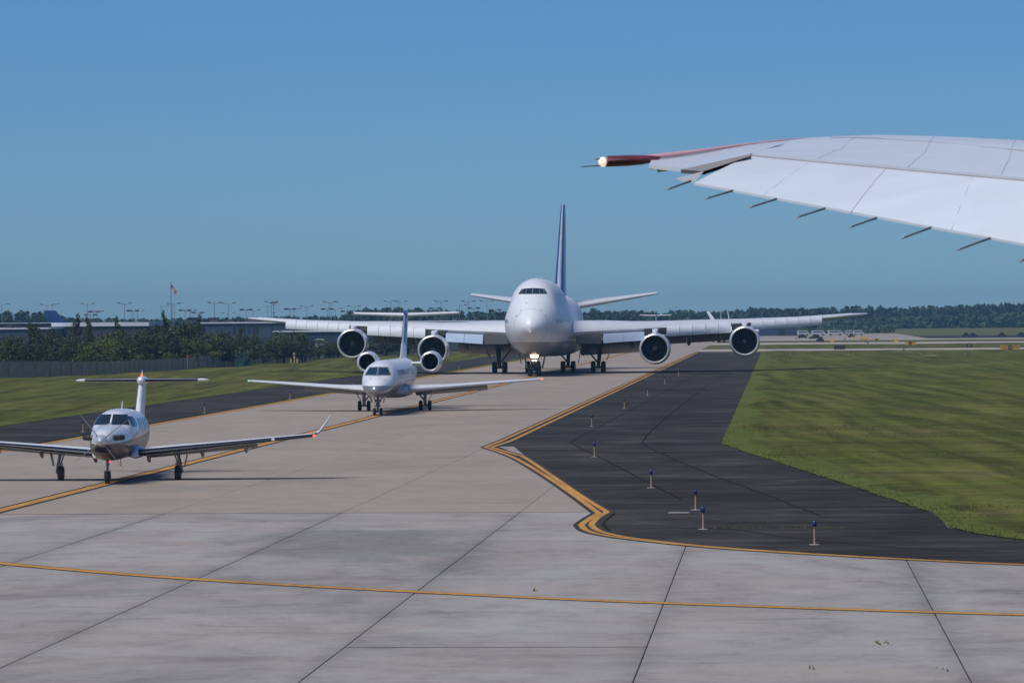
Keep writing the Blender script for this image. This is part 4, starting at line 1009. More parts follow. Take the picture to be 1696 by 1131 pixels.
# ---- the wing the photograph looks along ----------------------------------------------------
def build_own_wing():
    root = thing('airliner_wing', 'white upswept wing tip with red end reaching in over the sky', 'wing', PT(1500, 300, 23.5))
    o0 = root.location.copy()
    M['own_white'] = painted('glossy_white_wing_paint', (0.61, 0.645, 0.69), 0.4, dirt=0.09, coat=0.1)
    M['own_red'] = flat('dark_red_paint', (0.16, 0.035, 0.045), 0.4, vary=0.45, scale=7)
    M['own_pink'] = flat('faded_red_paint', (0.56, 0.33, 0.36), 0.4, vary=0.1)
    M['seam'] = flat('faint_seam', (0.50, 0.53, 0.57), 0.45)
    M['gap'] = flat('hinge_gap', (0.25, 0.235, 0.225), 0.7)
    M['tipgrey'] = flat('grey_seal', (0.40, 0.41, 0.42), 0.5)
    def L(u, v, d): return PT(u, v, d) - o0
    # stations inboard: x at trailing edge, then pixel heights of trailing edge, hinge, crease, crest
    S = [(0.0, (1150, 303), (1245, 253.5), (1290, 243), (1336, 228.5)),
         (0.12, (1215, 315), (1302, 259), (1345, 245), (1385, 226)),
         (0.30, (1325, 335), (1395, 267.5), (1430, 249), (1455, 223.5)),
         (0.55, (1480, 363.5), (1530, 280), (1555, 256), (1570, 226.5)),
         (0.80, (1640, 393), (1668, 292), (1680, 265.5), (1690, 232.5)),
         (1.0, (1760, 415.5), (1775, 302), (1785, 273), (1790, 238)),
         (1.35, (2000, 460), (2000, 325), (2000, 292), (2000, 252))]
    def D(s): return 24.2 - 1.5 * s
    def strip(cols, name, mat, parent=root, thick=0.03, smooth=True):
        """cols: list along span of lists of points from aft to fore; closed slab with a real underside"""
        rings = []
        for c in cols:
            up = c; lo = [p + Vector((0, 0.0, -thick * (1.0 if 0 < i < len(c) - 1 else 0.4))) for i, p in enumerate(c)]
            rings.append([tuple(p) for p in up] + [tuple(p) for p in reversed(lo)])
        mb = MB(); mb.loft(rings); return mb.build(name, mat, parent, smooth=smooth)
    fw = []; ai = []; gp = []
    for s, te, hi, cr, le in S:
        d = D(s)
        h1 = L(*hi, d + 0.42); c1 = L(*cr, d + 0.9); l1 = L(*le, d + 1.7)
        fw.append([h1 + Vector((0, 0, 0.0)), h1.lerp(c1, 0.5) + Vector((0, 0, 0.004)), c1, c1.lerp(l1, 0.5) + Vector((0, 0, 0.012)), l1, l1 + Vector((0.05, 0.22, -0.03)), l1 + Vector((0.07, 0.30, -0.10))])
        t1 = L(*te, d); hh = L(hi[0] - 2.0, hi[1] + 5.8, d + 0.385)
        ai.append([t1, t1.lerp(hh, 0.33) + Vector((0, 0, 0.006)), t1.lerp(hh, 0.7) + Vector((0, 0, 0.008)), hh, hh + Vector((0.01, 0.03, -0.035))])
        gp.append([hh + Vector((0, 0.012, -0.012)), h1 + Vector((0.0, 0.012, -0.004)), h1 + Vector((0.0, 0.2, -0.02))])
    mw = strip(fw, 'wing_panel', M['own_white'], thick=0.10)
    seam = []
    for s, te, hi, cr, le in S[1:]:
        f = (s - 0.1) / 1.25; c1 = L(*cr, D(s) + 0.9); l1 = L(*le, D(s) + 1.7); q = l1.lerp(c1, 0.25 + 0.62 * f) + Vector((0, -0.01, 0.012))
        seam.append([q, q + Vector((0, 0.03, 0.003))])
    strip(seam, 'panel_seam', M['tipgrey'], thick=0.004)
    strip(gp, 'hinge_gap', M['gap'], thick=0.03)
    def lerp_s(cols, s, k):
        ss = [q[0] for q in S]; i = max(i for i in range(len(ss) - 1) if ss[i] <= s); f = (s - ss[i]) / (ss[i + 1] - ss[i])
        return cols[i][k].lerp(cols[i + 1][k], f)
    for s in (0.22, 0.5, 0.78, 1.02):
        pts_ = [lerp_s(fw, s, k) + Vector((0, -0.004, 0.0025)) for k in (0, 1, 2, 3, 4)]
        m_ = MB(); w_ = Vector((0.004, 0, 0.0)); m_.add([tuple(p) for p in pts_] + [tuple(p + w_) for p in pts_], [(k, k + 1, 6 + k, 5 + k) for k in range(4)]); m_.build('panel_seam', M['seam'], root, recalc=False)
    for s in (0.2, 0.70, 0.95):
        pts_ = [lerp_s(ai, s, k) + Vector((0, -0.004, 0.002)) for k in (0, 1, 2, 3)]
        m_ = MB(); w_ = Vector((0.003, 0, 0.0)); m_.add([tuple(p) for p in pts_] + [tuple(p + w_) for p in pts_], [(k, k + 1, 5 + k, 4 + k) for k in range(3)]); m_.build('panel_seam', M['seam'], root, recalc=False)
    def cut(cols, i0, i1): return cols[i0:i1 + 1]
    # aileron and the flap inboard of it, split by a fine chordwise gap
    a_end = [p0.lerp(p1, 0.55) for p0, p1 in zip(ai[2], ai[3])]
    f_beg = [p0.lerp(p1, 0.556) for p0, p1 in zip(ai[2], ai[3])]
    strip(ai[0:3] + [a_end], 'aileron', M['own_white'], thick=0.035)
    strip([f_beg] + ai[3:], 'flap', M['own_white'], thick=0.035)
    # fixed tip between the aileron and the red end
    tip = []
    for (t, (u0, v0), (u1, v1), dd) in ((0, (1243, 254), (1340, 228.5), 0), (0.3, (1195, 265.5), (1262, 237.5), 0.25), (0.6, (1140, 280), (1190, 247), 0.5), (0.8, (1108, 277.5), (1130, 254), 0.65), (1, (1075, 273.5), (1082, 260), 0.8)):
        a0 = L(u0, v0, 24.62 + dd * 0.6); a1 = L(u1, v1, 25.85 + dd * 0.35)
        tip.append([a0, a0.lerp(a1, 0.4) + Vector((0, 0, 0.004)), a1, a1 + Vector((0.03, 0.15, -0.03)), a1 + Vector((0.03, 0.18, -0.07))])
    strip(tip, 'tip_panel', M['own_white'], thick=0.05)
    # grey seal web showing under the aileron's outer end
    sw = MB(); q = [L(1128, 281, 24.75), L(1243, 255.5, 24.62), L(1243, 259, 24.5), L(1165, 284, 24.4), L(1118, 296, 24.3), L(1136, 303, 24.2), L(1150, 303, 24.2)]
    sw.add([tuple(p) for p in q] + [tuple(p + Vector((0, 0.03, -0.02))) for p in q], [(0, 1, 2, 3), (7, 10, 9, 8), (0, 3, 10, 7), (0, 7, 8, 1)], 0)
    sw.add([tuple(q[3]), tuple(q[4]), tuple(q[5]), tuple(q[6])], [(0, 1, 2, 3)], 1)
    sw.build('aileron_end_seal', [M['gap'], M['tipgrey']], root, recalc=True)
    # red raked end: a tapering rod-like leading edge running back to the lamp, then thinning along the edge
    rd = MB(); rings = []
    for (u, v, r, d) in ((1006, 267.5, 9.2, 25.6), (1040, 266.2, 9.0, 25.6), (1062, 265.2, 8.0, 25.62), (1078, 264.0, 6.2, 25.66), (1092, 262.6, 3.6, 25.7)):
        c = L(u, v, d); rr = r * d / FPX
        rings.append([tuple(c + Vector((0.0, math.cos(t) * rr * 2.2, math.sin(t) * rr))) for t in np.linspace(0, 2 * math.pi, 16, endpoint=False)])
    rd.loft(rings); rt = rd.build('red_tip', M['own_red'], root, smooth=True)
    pk = MB(); rings = []
    for (u, v, r, d) in ((1050, 261.5, 2.4, 25.66), (1085, 259.5, 4.6, 25.7), (1120, 255.6, 4.4, 25.75), (1165, 249.5, 3.4, 25.85), (1220, 241.5, 2.4, 25.95), (1290, 233, 1.5, 26.1), (1338, 228.4, 0.6, 26.2)):
        c = L(u, v, d); rr = r * d / FPX
        rings.append([tuple(c + Vector((0, math.cos(t) * rr * 1.6, math.sin(t) * rr))) for t in np.linspace(0, 2 * math.pi, 10, endpoint=False)])
    pk.loft(rings); pk.build('red_leading_edge', M['own_pink'], root, smooth=True)
    bk = MB(); c = L(1004.5, 268, 25.6); rr = 8.6 * 25.6 / FPX
    bk.revolve([(-0.012, rr * 0.95), (0.012, rr)], c, 'x', 18, 0); bk.build('lamp_collar', M['gap'], rt, smooth=True)
    lm = MB(); lm.sphere(L(999, 268.6, 25.6), (rr * 0.95, rr * 1.3, rr * 0.95), n=14); lm.build('tip_lamp', M['warm_lamp'], rt, smooth=True)
    def wick(p, q, r):
        mb = MB(); mb.tube(p, p.lerp(q, 0.3), r * 1.25, r * 1.1, 6, 0); mb.tube(p.lerp(q, 0.3), q, r, r * 0.85, 6, 0); mb.tube(p.lerp(q, 0.96), q + (q - p) * 0.02, r * 1.15, r, 6, 1)
        return mb.build('static_wick', [M['wick'], M['tipgrey']], root, smooth=True)
    M['wick'] = flat('wick_carbon', (0.08, 0.085, 0.10), 0.5)
    for (u0, v0, u1, v1) in ((1144, 300, 1106, 314), (1217, 315, 1170, 329), (1290, 328.5, 1243, 343.5), (1370, 344, 1321, 360), (1455, 360, 1408, 376.5), (1543, 376.5, 1495, 394.5), (1640, 394.5, 1587, 414), (1735, 412, 1690, 433)):
        d = 24.2 - 1.5 * (u0 - 1150) / 610
        wick(L(u0, v0, d), L(u1, v1, d - 0.1), 0.0055)
    wick(L(1000, 274, 25.6), L(963, 276.5, 25.55), 0.0035); wick(L(998, 263.5, 25.6), L(985, 264.5, 25.55), 0.0035)
    return root
own = build_own_wing()
# ------------------------------------------------------------------ background: vegetation
M['leaf_dark'] = flat('dark_foliage', (0.040, 0.049, 0.018), 0.8, vary=0.45, scale=0.7, spec=0.2)
M['leaf_mid'] = flat('mid_foliage', (0.062, 0.073, 0.024), 0.8, vary=0.45, scale=0.7, spec=0.2)
M['leaf_light'] = flat('light_foliage', (0.088, 0.100, 0.026), 0.8, vary=0.40, scale=0.7, spec=0.2)
M['leaf_far'] = flat('far_foliage', (0.040, 0.062, 0.035), 0.9, vary=0.5, scale=0.12, spec=0.1, obj=False)
M['leaf_scrub'] = flat('far_scrub_foliage', (0.055, 0.078, 0.040), 0.9, vary=0.45, scale=0.10, spec=0.1, obj=False)
M['bark'] = flat('bark', (0.06, 0.05, 0.04), 0.9)

def leaf_quads(mb, c, r, n, size, rng, flatz=0.8, mi=0):
    """n leaf clumps through the shell of an ellipsoid lobe"""
    for _ in range(n):
        d = Vector((rng.gauss(0, 1), rng.gauss(0, 1), rng.gauss(0, 1))).normalized()
        q = rng.uniform(0.55, 1.08)
        p = Vector((c[0] + d.x * r[0] * q, c[1] + d.y * r[1] * q, c[2] + d.z * r[2] * q))
        nrm = (d + Vector((rng.gauss(0, 0.6), rng.gauss(0, 0.6), rng.gauss(0.3, 0.6)))).normalized()
        a = nrm.orthogonal().normalized(); a = Matrix.Rotation(rng.uniform(0, 6.28), 3, nrm) @ a; b = nrm.cross(a)
        s = size * rng.uniform(0.6, 1.35)
        mb.add([p - a * s - b * s * 0.3, p + b * s * 0.75, p + a * s + b * s * rng.uniform(-0.3, 0.3), p - b * s * 0.7], [(0, 1, 2, 3)], mi)
def crown_mesh(kind, seed):
    rng = random.Random(seed); mb = MB()
    if kind == 'cedar':
        H = 1.0
        for k in range(9):
            z = 0.16 + 0.80 * k / 8; w = 0.42 * (1 - k / 8.8) ** 0.7 + 0.05
            for j in range(3 if k < 6 else 2 if k < 8 else 1):
                t = rng.uniform(0, 6.28); o = w * 0.45
                leaf_quads(mb, (o * math.cos(t), o * math.sin(t), z + rng.uniform(-0.04, 0.04)), (w * 0.62, w * 0.62, 0.085), 52, 0.030, rng)
    else:
        for k in range(15):
            t = rng.uniform(0, 6.28); z = rng.uniform(0.22, 0.82); w = 0.42 * math.sqrt(max(0.05, 1 - ((z - 0.45) / 0.55) ** 2)); rr = w * math.sqrt(rng.random())
            q = rng.uniform(0.11, 0.2)
            leaf_quads(mb, (rr * math.cos(t), rr * math.sin(t), z), (q * 1.15, q * 1.15, q * 0.85), 96, 0.025, rng)
        leaf_quads(mb, (0, 0, 0.4), (0.3, 0.3, 0.3), 90, 0.05, rng)
    return mb
def trunk_mesh(kind, seed):
    rng = random.Random(seed); mb = MB()
    mb.tube((0, 0, 0), (0.01, 0, 0.5), 0.028, 0.018, 7); mb.tube((0.01, 0, 0.5), (0, 0.01, 0.95 if kind == 'cedar' else 0.75), 0.018, 0.005, 6)
    for k in range(7 if kind != 'cedar' else 4):
        t = rng.uniform(0, 6.28); z = rng.uniform(0.2, 0.6); l = rng.uniform(0.18, 0.36)
        mb.tube((0, 0, z), (l * math.cos(t), l * math.sin(t), z + l * 0.6), 0.012, 0.003, 5)
    return mb
PROTO = {}
for kind, mat, lab in (('cedar', 'leaf_dark', 'dark_cedar'), ('bush', 'leaf_mid', 'broadleaf_tree'), ('pale', 'leaf_light', 'light_shrub'), ('deep', 'leaf_dark', 'shade_tree')):
    PROTO[kind] = [(crown_mesh(kind, 10 * k + len(kind)).mesh('crown', [M[mat]], recalc=False), trunk_mesh(kind, k).mesh('trunk', [M['bark']], recalc=False)) for k in range(3)]
KN = {'cedar': ('cedar', 'pointed dark cedar'), 'bush': ('broadleaf_tree', 'rounded green broadleaf tree'), 'pale': ('shrub', 'light green rounded shrub'), 'deep': ('shade_tree', 'spreading dark green tree')}
ORD = ['first', 'second', 'third', 'fourth', 'fifth', 'sixth', 'seventh', 'eighth', 'ninth', 'tenth', 'eleventh', 'twelfth', 'thirteenth', 'fourteenth', 'fifteenth', 'sixteenth']
# px, top pixel, distance, width in px, kind
TR_ = [(-14, 546, 500, 60, 'deep'), (12, 547, 505, 56, 'deep'), (28, 551, 495, 46, 'bush'), (52, 537, 515, 46, 'cedar'), (69, 536, 512, 52, 'deep'), (42, 556, 490, 60, 'deep'), (93, 545, 520, 40, 'deep'), (112, 551, 505, 52, 'bush'),
       (127, 525, 530, 34, 'cedar'), (146, 529, 535, 30, 'cedar'), (85, 563, 492, 64, 'deep'), (140, 557, 505, 70, 'deep'), (172, 543, 520, 52, 'bush'), (160, 558, 500, 60, 'pale'), (194, 529, 540, 26, 'cedar'), (190, 556, 510, 64, 'pale'),
       (215, 536, 530, 60, 'bush'), (236, 540, 525, 56, 'deep'), (215, 557, 515, 62, 'deep'), (258, 534, 535, 50, 'deep'), (272, 520, 540, 26, 'cedar'), (285, 527, 545, 52, 'deep'), (302, 524, 545, 54, 'deep'), (262, 553, 525, 64, 'bush'), (318, 530, 550, 44, 'deep'), (329, 526, 552, 30, 'cedar'), (290, 556, 535, 62, 'deep'), (310, 550, 540, 50, 'bush'), (346, 546, 550, 52, 'bush'), (335, 560, 545, 50, 'pale'),
       (368, 539, 556, 40, 'deep'), (362, 556, 552, 52, 'deep'), (385, 552, 560, 36, 'bush'), (398, 545, 566, 26, 'cedar'), (412, 549, 572, 44, 'bush'), (402, 560, 566, 46, 'deep'), (436, 553, 580, 46, 'deep'), (460, 547, 592, 46, 'bush'), (484, 541, 602, 52, 'bush'), (470, 558, 596, 56, 'deep'), (505, 553, 615, 46, 'deep'), (528, 556, 640, 36, 'bush'), (500, 563, 612, 50, 'deep'), (545, 563, 655, 34, 'deep'),
       (598, 556, 660, 70, 'deep'), (640, 553, 690, 70, 'deep'), (675, 557, 720, 60, 'deep'), (560, 568, 665, 50, 'pale')]
cnt = {}
ORD += ['seventeenth', 'eighteenth', 'nineteenth', 'twentieth', 'twenty-first', 'twenty-second', 'twenty-third', 'twenty-fourth', 'twenty-fifth', 'twenty-sixth']
order = sorted(TR_, key=lambda q: q[0])
for idx, (u, vt, D, wpx, kind) in enumerate(order):
    nm, desc = KN[kind]; c = cnt.get(kind, 0); cnt[kind] = c + 1
    top = PT(u, vt, D); h = top.z / 0.97; w = wpx / FPX * D / (0.84 if kind == 'cedar' else 0.70)
    where = ORD[c] if c < len(ORD) else str(c)
    side = 'behind the long grey fence' if u < 560 else 'under the wing beyond the fence'
    t = thing(nm, f'{desc} {side}, {where} of its kind from left', 'tree' if kind != 'pale' else 'shrub', (top.x, D, 0), random.uniform(0, 6.28), 'trees behind the fence')
    cm, tm = PROTO[kind][idx % 3]
    for nme, me in (('crown', cm), ('trunk', tm)):
        o = link(nme, me, t); o.scale = (w, w, h)

# far woods: many crowns that read as one mass
def wood(name, label, prof, u0, u1, D0, D1, mat, step, hj, seed, size, n, base_low=0.0, du=6):
    rng = random.Random(seed); mb = MB()
    us = [p[0] for p in prof]; vs = [p[1] for p in prof]
    for row in range(2):
        u = u0
        while u < u1:
            f = (u - u0) / (u1 - u0); D = D0 + (D1 - D0) * f + row * 45 + rng.uniform(-15, 15)
            v = float(np.interp(u, us, vs)) + rng.uniform(-hj, hj * 1.4) - row * 0.5
            p = PT(u, v, D); h = max(1.2, p.z); r = step * D / FPX * rng.uniform(0.55, 0.9)
            k = 3 if h > 5 else 2
            for q in range(k):
                zc = h * (0.26 + 0.58 * q / max(1, k - 1)); rr = r * (1.0 - 0.22 * q)
                leaf_quads(mb, (p.x + rng.uniform(-0.4, 0.4) * r, D + rng.uniform(-3, 3), zc), (rr, rr, h * 0.25), n, size * D / FPX, rng)
            u += step * rng.uniform(0.5, 0.95)
    o = mb.build(name, mat, recalc=False); tag(o, label, 'woodland', kind='stuff'); return o
skyl = [(-30, 524), (0, 523), (10, 521), (35, 519.5), (60, 520.5), (85, 524), (110, 528), (150, 530.5), (250, 531), (330, 530), (370, 529), (390, 528.5), (420, 530), (470, 528), (482, 525), (492, 528), (560, 527.5), (575, 523), (587, 517), (640, 515), (655, 511.5), (668, 515.5), (690, 515), (760, 517.5), (800, 520), (840, 519.5), (965, 522), (985, 516), (1010, 519.5), (1050, 517.5), (1070, 520), (1100, 520.5), (1130, 517.5), (1180, 519), (1220, 516.5), (1240, 514.5), (1280, 515), (1330, 513.5), (1380, 513.5), (1400, 511), (1440, 511.5), (1480, 513), (1560, 511), (1600, 508.5), (1696, 506), (1800, 505)]
wood('distant_wood', 'low blue-green woodland along the skyline beyond the terminal', skyl, -60, 950, 1500, 1450, M['leaf_far'], 13, 1.0, 21, 4.2, 36)
wood('distant_wood', 'dark woodland behind the long dark hangar and jets', skyl, 955, 1330, 1600, 1900, M['leaf_far'], 12, 1.6, 22, 4.0, 40)
wood('distant_pinewood', 'tall blue-green pine wood along the right skyline', skyl, 1310, 1790, 2000, 2080, M['leaf_far'], 9, 1.9, 23, 3.2, 46)
scr = [(1130, 528), (1300, 529), (1330, 535), (1400, 533), (1440, 528), (1500, 527), (1560, 524), (1640, 522), (1790, 520)]
wood('roadside_scrub', 'lower green scrub in front of the pine wood', scr, 1325, 1790, 1880, 1950, M['leaf_scrub'], 13, 2.2, 24, 4.0, 40)
scr2 = [(1130, 540), (1320, 546), (1440, 548), (1480, 551), (1490, 553)]
wood('roadside_scrub', 'thin strip of tall weeds behind the parked white vans', scr2, 1326, 1482, 1450, 1500, M['leaf_scrub'], 7, 0.8, 25, 2.5, 20)

# ------------------------------------------------------------------ background: buildings
M['bldg_blue'] = flat('blue_grey_cladding', (0.035, 0.058, 0.092), 0.6, vary=0.15, scale=0.3)
M['bldg_dark'] = flat('dark_blue_cladding', (0.022, 0.042, 0.075), 0.6, vary=0.2, scale=0.2)
M['bldg_brown'] = flat('brown_brick', (0.042, 0.036, 0.048), 0.7, vary=0.2, scale=0.3)
M['roof_white'] = flat('white_roof', (0.56, 0.58, 0.62), 0.6, vary=0.1, scale=0.2)
M['win_dark'] = flat('dark_window', (0.015, 0.02, 0.028), 0.15, spec=0.7)
M['unit'] = flat('rooftop_unit', (0.075, 0.075, 0.085), 0.7)
def bbox_between(u0, u1, D, z0, z1, depth, mb, mi=0, dy=0.0):
    x0 = (PT(u0, 526, D)).x; x1 = (PT(u1, 526, D)).x
    mb.box(((x0 + x1) / 2, D + depth / 2 + dy, (z0 + z1) / 2), (x1 - x0, depth, z1 - z0), mi)
def zat(u, v, D): return PT(u, v, D).z
def terminal(name, label, u0, u1, D, vroof_l, vroof_r, depth, wallmat, fascia, windows=(), units=(), cat='building', vents=True):
    z = (zat(u0, vroof_l, D) + zat(u1, vroof_r, D)) / 2
    xm = (PT(u0, 526, D).x + PT(u1, 526, D).x) / 2
    root = thing(name, label, cat, (xm, D, 0)); off = Vector((xm, D, 0))
    def part(nm, mat, fn, parent=root):
        mb = MB(); fn(mb); mb.v = [tuple(Vector(v) - off) for v in mb.v]; return mb.build(nm, mat, parent)
    wl = part('wall', wallmat, lambda mb: bbox_between(u0, u1, D, -0.03, z - fascia, depth, mb))
    part('roof', M['roof_white'], lambda mb: bbox_between(u0 - 0.6, u1 + 0.6, D, z - fascia + 0.002, z, depth + 0.8, mb, 0, -0.4))
    for (a, b, vt, vb) in windows:
        zt, zb = zat(a, vt, D), max(0.3, zat(a, vb, D))
        w = part('window', M['win_dark'], lambda mb: bbox_between(a, b, D, zb, zt, 0.12, mb, 0, -0.09), wl)
    for (a, b, vt) in units:
        zt = zat(a, vt, D + 6)
        part('rooftop_unit', M['unit'], lambda mb: (bbox_between(a, b, D + 6, z + 0.002, zt - 0.12, 5, mb), bbox_between(a - 1, b + 1, D + 6, zt - 0.12, zt, 5.6, mb, 0, -0.3)))
    return root
terminal('terminal_building', 'low terminal with broad white sloping roof behind the cedars', 86, 246, 905, 534.6, 533.6, 40, M['bldg_brown'], 0.82, units=[(140, 152, 529.5), (150, 162, 532), (180, 185, 531.3), (233, 242, 530.4)])
terminal('terminal_building', 'lower dark terminal wing with thin white roof at the far left', -40, 84, 880, 543.4, 543, 26, M['bldg_blue'], 0.28, units=[(11, 20, 538.5), (26, 31, 540.5)])
terminal('office_building', 'brown flat-roofed building behind the far left terminal wing', -30, 90, 960, 534.8, 535, 30, M['bldg_brown'], 0.12, units=[(26, 33, 532)])
terminal('terminal_building', 'long blue-grey terminal with thin white roof edge behind the jets', 330, 845, 915, 534.2, 530.3, 45, M['bldg_blue'], 0.26,
         windows=[(336, 340, 541, 556), (386, 390, 540, 552), (394, 398, 540, 552), (402, 405.5, 540, 552), (410, 414, 540, 552), (418, 422, 540, 552), (424, 428, 540, 552), (449, 452, 542, 552), (500, 504, 541, 552), (520, 524, 541, 552), (560, 566, 541, 556), (600, 606, 540, 550), (640, 652, 535, 545), (690, 700, 535, 545), (735, 742, 535, 546), (752, 760, 535, 546), (775, 783, 535, 546), (812, 822, 535, 546)],
         units=[(310, 325, 525.8), (347, 361, 525.8), (370, 373, 530.8), (411, 424, 525), (440, 446, 528.6), (598, 602, 529), (655, 661, 527), (694, 697, 527), (718, 722, 526.6), (724, 727, 526.6), (755, 760, 528), (788, 792, 527.5)])
terminal('hangar', 'long dark blue hangar under the right wing with a square end', 962, 1320, 1300, 536.4, 536.0, 60, M['bldg_dark'], 0.10, windows=[(1196, 1206, 541, 555), (1290, 1300, 545, 556)])
terminal('low_shed', 'small pale shed at the fence corner under the outer engine', 522, 536, 650, 561.5, 561.5, 5, M['roof_white'], 0.15)
terminal('cargo_shed', 'dark low shed with white eaves behind the bushes beneath the wing', 452, 640, 830, 548.6, 547.0, 18, M['bldg_dark'], 0.22, windows=[(505, 512, 551, 556), (560, 567, 551, 556)])

# ------------------------------------------------------------------ lamp masts, flagpole
M['mast'] = flat('galvanised_mast', (0.20, 0.23, 0.26), 0.5, 0.3)
M['lampbox'] = flat('lamp_box', (0.04, 0.045, 0.05), 0.5)
def mast_proto(kind):
    root = link('lamp_mast', None)
    p = MB(); p.tube((0, 0, 0), (0, 0, 1), 0.0085, 0.0055, 7); p.build('pole', M['mast'], root)
    if kind == 'vee':
        for s in (1, -1):
            a = MB(); a.tube((0, 0, 0.965), (s * 0.11, 0, 0.995), 0.005, n=5); a.build('arm', M['mast'], root)
            h = MB(); h.box((s * 0.135, 0, 1.0), (0.07, 0.035, 0.016), rot=Matrix.Rotation(s * R(-18), 3, 'Y')); h.build('lamp_head', M['lampbox'], root)
    elif kind == 'box':
        a = MB(); a.box((0, 0, 0.965), (0.2, 0.012, 0.012)); a.build('arm', M['mast'], root)
        for s in (1, -1):
            h = MB(); h.box((s * 0.10, 0, 0.98), (0.09, 0.06, 0.045)); h.build('lamp_head', M['lampbox'], root)
    elif kind == 'single':
        a = MB(); a.tube((0, 0, 0.97), (0.13, 0, 1.0), 0.005, n=5); a.build('arm', M['mast'], root)
        h = MB(); h.box((0.15, 0, 1.0), (0.07, 0.035, 0.014)); h.build('lamp_head', M['lampbox'], root)
    elif kind == 'lattice':
        for k in range(6):
            q = MB(); z = 0.2 + k * 0.11; q.box((0, 0, z), (0.055, 0.055, 0.02)); q.build('platform', M['lampbox'], root)
        h = MB(); h.box((0, 0, 0.985), (0.16, 0.04, 0.03)); h.build('lamp_head', M['lampbox'], root)
    return root
MASTS = [(3, 503.5, 'single'), (78, 504.5, 'vee'), (86, 503.5, 'single'), (145, 503, 'vee'), (150, 520.5, 'box'), (155.5, 515.5, 'box'), (161.5, 515.5, 'vee'), (206, 502.5, 'vee'), (220, 513.8, 'box'), (227.5, 514.8, 'vee'), (267, 506.5, 'single'), (285.5, 502.5, 'single'), (288.5, 502.8, 'vee'), (306.5, 513, 'box'), (315, 514.5, 'vee'), (327.5, 517, 'box'), (355, 501.2, 'vee'), (378.5, 502.2, 'vee'), (378.3, 518.5, 'vee'), (407.5, 512, 'box'), (419.5, 513.5, 'vee'), (443.5, 505.5, 'single'), (449.5, 500, 'vee'), (453.2, 500.5, 'lattice'), (480.5, 511, 'box'), (487, 511.5, 'vee'), (508, 507, 'vee'), (542, 511, 'box'), (545.5, 500, 'vee'), (548.5, 500.2, 'single'), (555, 511.5, 'vee'), (574.5, 514.8, 'box'), (586.5, 507, 'vee'), (647.5, 499, 'vee'), (662.5, 499, 'vee'), (721, 509.8, 'box'), (730.5, 499, 'vee'), (761, 505.5, 'single'), (775.5, 499, 'vee'), (785, 509.5, 'box'), (806.5, 498.6, 'vee'), (820, 512.5, 'box'), (1109, 509, 'single')]
MP = {}
KD = {'vee': 'tall lamp mast with two raised arms', 'box': 'short lamp mast with two square dark heads', 'single': 'thin mast with one side arm', 'lattice': 'lattice mast with stacked platforms'}
kc = {}
for (u, v, k) in MASTS:
    if k in MP: o = copy_tree(MP[k])
    else: o = MP[k] = mast_proto(k)
    D = 1020 if k != 'box' else 1080
    p = PT(u, v, D); h = p.z / 0.995; kc[k] = kc.get(k, 0) + 1; n = kc[k]
    ords = ORD
    o.location = (p.x, D, 0); wsc = 10.5 if k != 'box' else 11
    o.scale = (wsc, wsc, h); o.rotation_euler = (0, 0, random.uniform(-0.5, 0.5))
    lab = KD[k] + (' beyond the terminal, %s from left' % ords[n - 1] if k != 'lattice' else ' beyond the terminal roof')
    if u > 1000: lab = 'lone thin mast above the trees behind the right wing'
    tag(o, lab, 'lamp post', 'lamp masts on the skyline')
def flagpole():
    D = 700; b = PT(283, 468, D); root = thing('flagpole', 'tall pole flying a drooping striped flag above the cedars', 'flagpole', (b.x, D, 0))
    p = MB(); p.tube((0, 0, 0), (0, 0, b.z), 0.11, 0.05, 9); p.build('pole', M['mast'], root, smooth=True)
    f = MB(); f.sphere((0, 0, b.z + 0.1), 0.14); f.build('finial', M['roof_white'], root, smooth=True)
    M['flag_red'] = flat('flag_red', (0.35, 0.06, 0.07), 0.7, vary=0.1); M['flag_white'] = flat('flag_white', (0.62, 0.58, 0.58), 0.7, vary=0.05); M['flag_blue'] = flat('flag_blue', (0.02, 0.05, 0.14), 0.7, vary=0.1)
    nx, nz = 20, 26; H, L = 0.92, 1.55; fl = MB(); vs = []
    for i in range(nx + 1):
        s = i / nx
        for j in range(nz + 1):
            t = j / nz
            x = 0.05 + L * s * 0.62; droop = 1.25 * s ** 1.15
            y = 0.07 * math.sin(8 * s + 1.5 * t)
            vs.append((x + 0.04 * math.sin(5 * t), y, b.z - 0.28 - H * t * (1 - 0.12 * s) - droop + 0.03 * math.sin(9 * s)))
    fs = []; ms = []
    for i in range(nx):
        for j in range(nz):
            fs.append((i * (nz + 1) + j, i * (nz + 1) + j + 1, (i + 1) * (nz + 1) + j + 1, (i + 1) * (nz + 1) + j))
            ms.append(2 if (i < nx * 0.42 and j < 14) else (0 if (j // 2) % 2 == 0 else 1))
    fl.add(vs, fs, ms); flo = fl.build('flag', [M['flag_red'], M['flag_white'], M['flag_blue']], root, smooth=True, recalc=False)
    st = MB()
    for r in range(9):
        for c in range(6 if r % 2 == 0 else 5):
            i = int((c + (0.5 if r % 2 == 0 else 1)) / 6.2 * nx * 0.42); j = int((r + 0.5) / 9 * 13)
            p_ = Vector(vs[i * (nz + 1) + j]); s_ = 0.018
            for d in (-0.012, 0.012): st.add([p_ + Vector((-s_, d, 0)), p_ + Vector((0, d, s_)), p_ + Vector((s_, d, 0)), p_ + Vector((0, d, -s_))], [(0, 1, 2, 3)])
    st.build('star_field', M['flag_white'], flo, recalc=False)
flagpole()

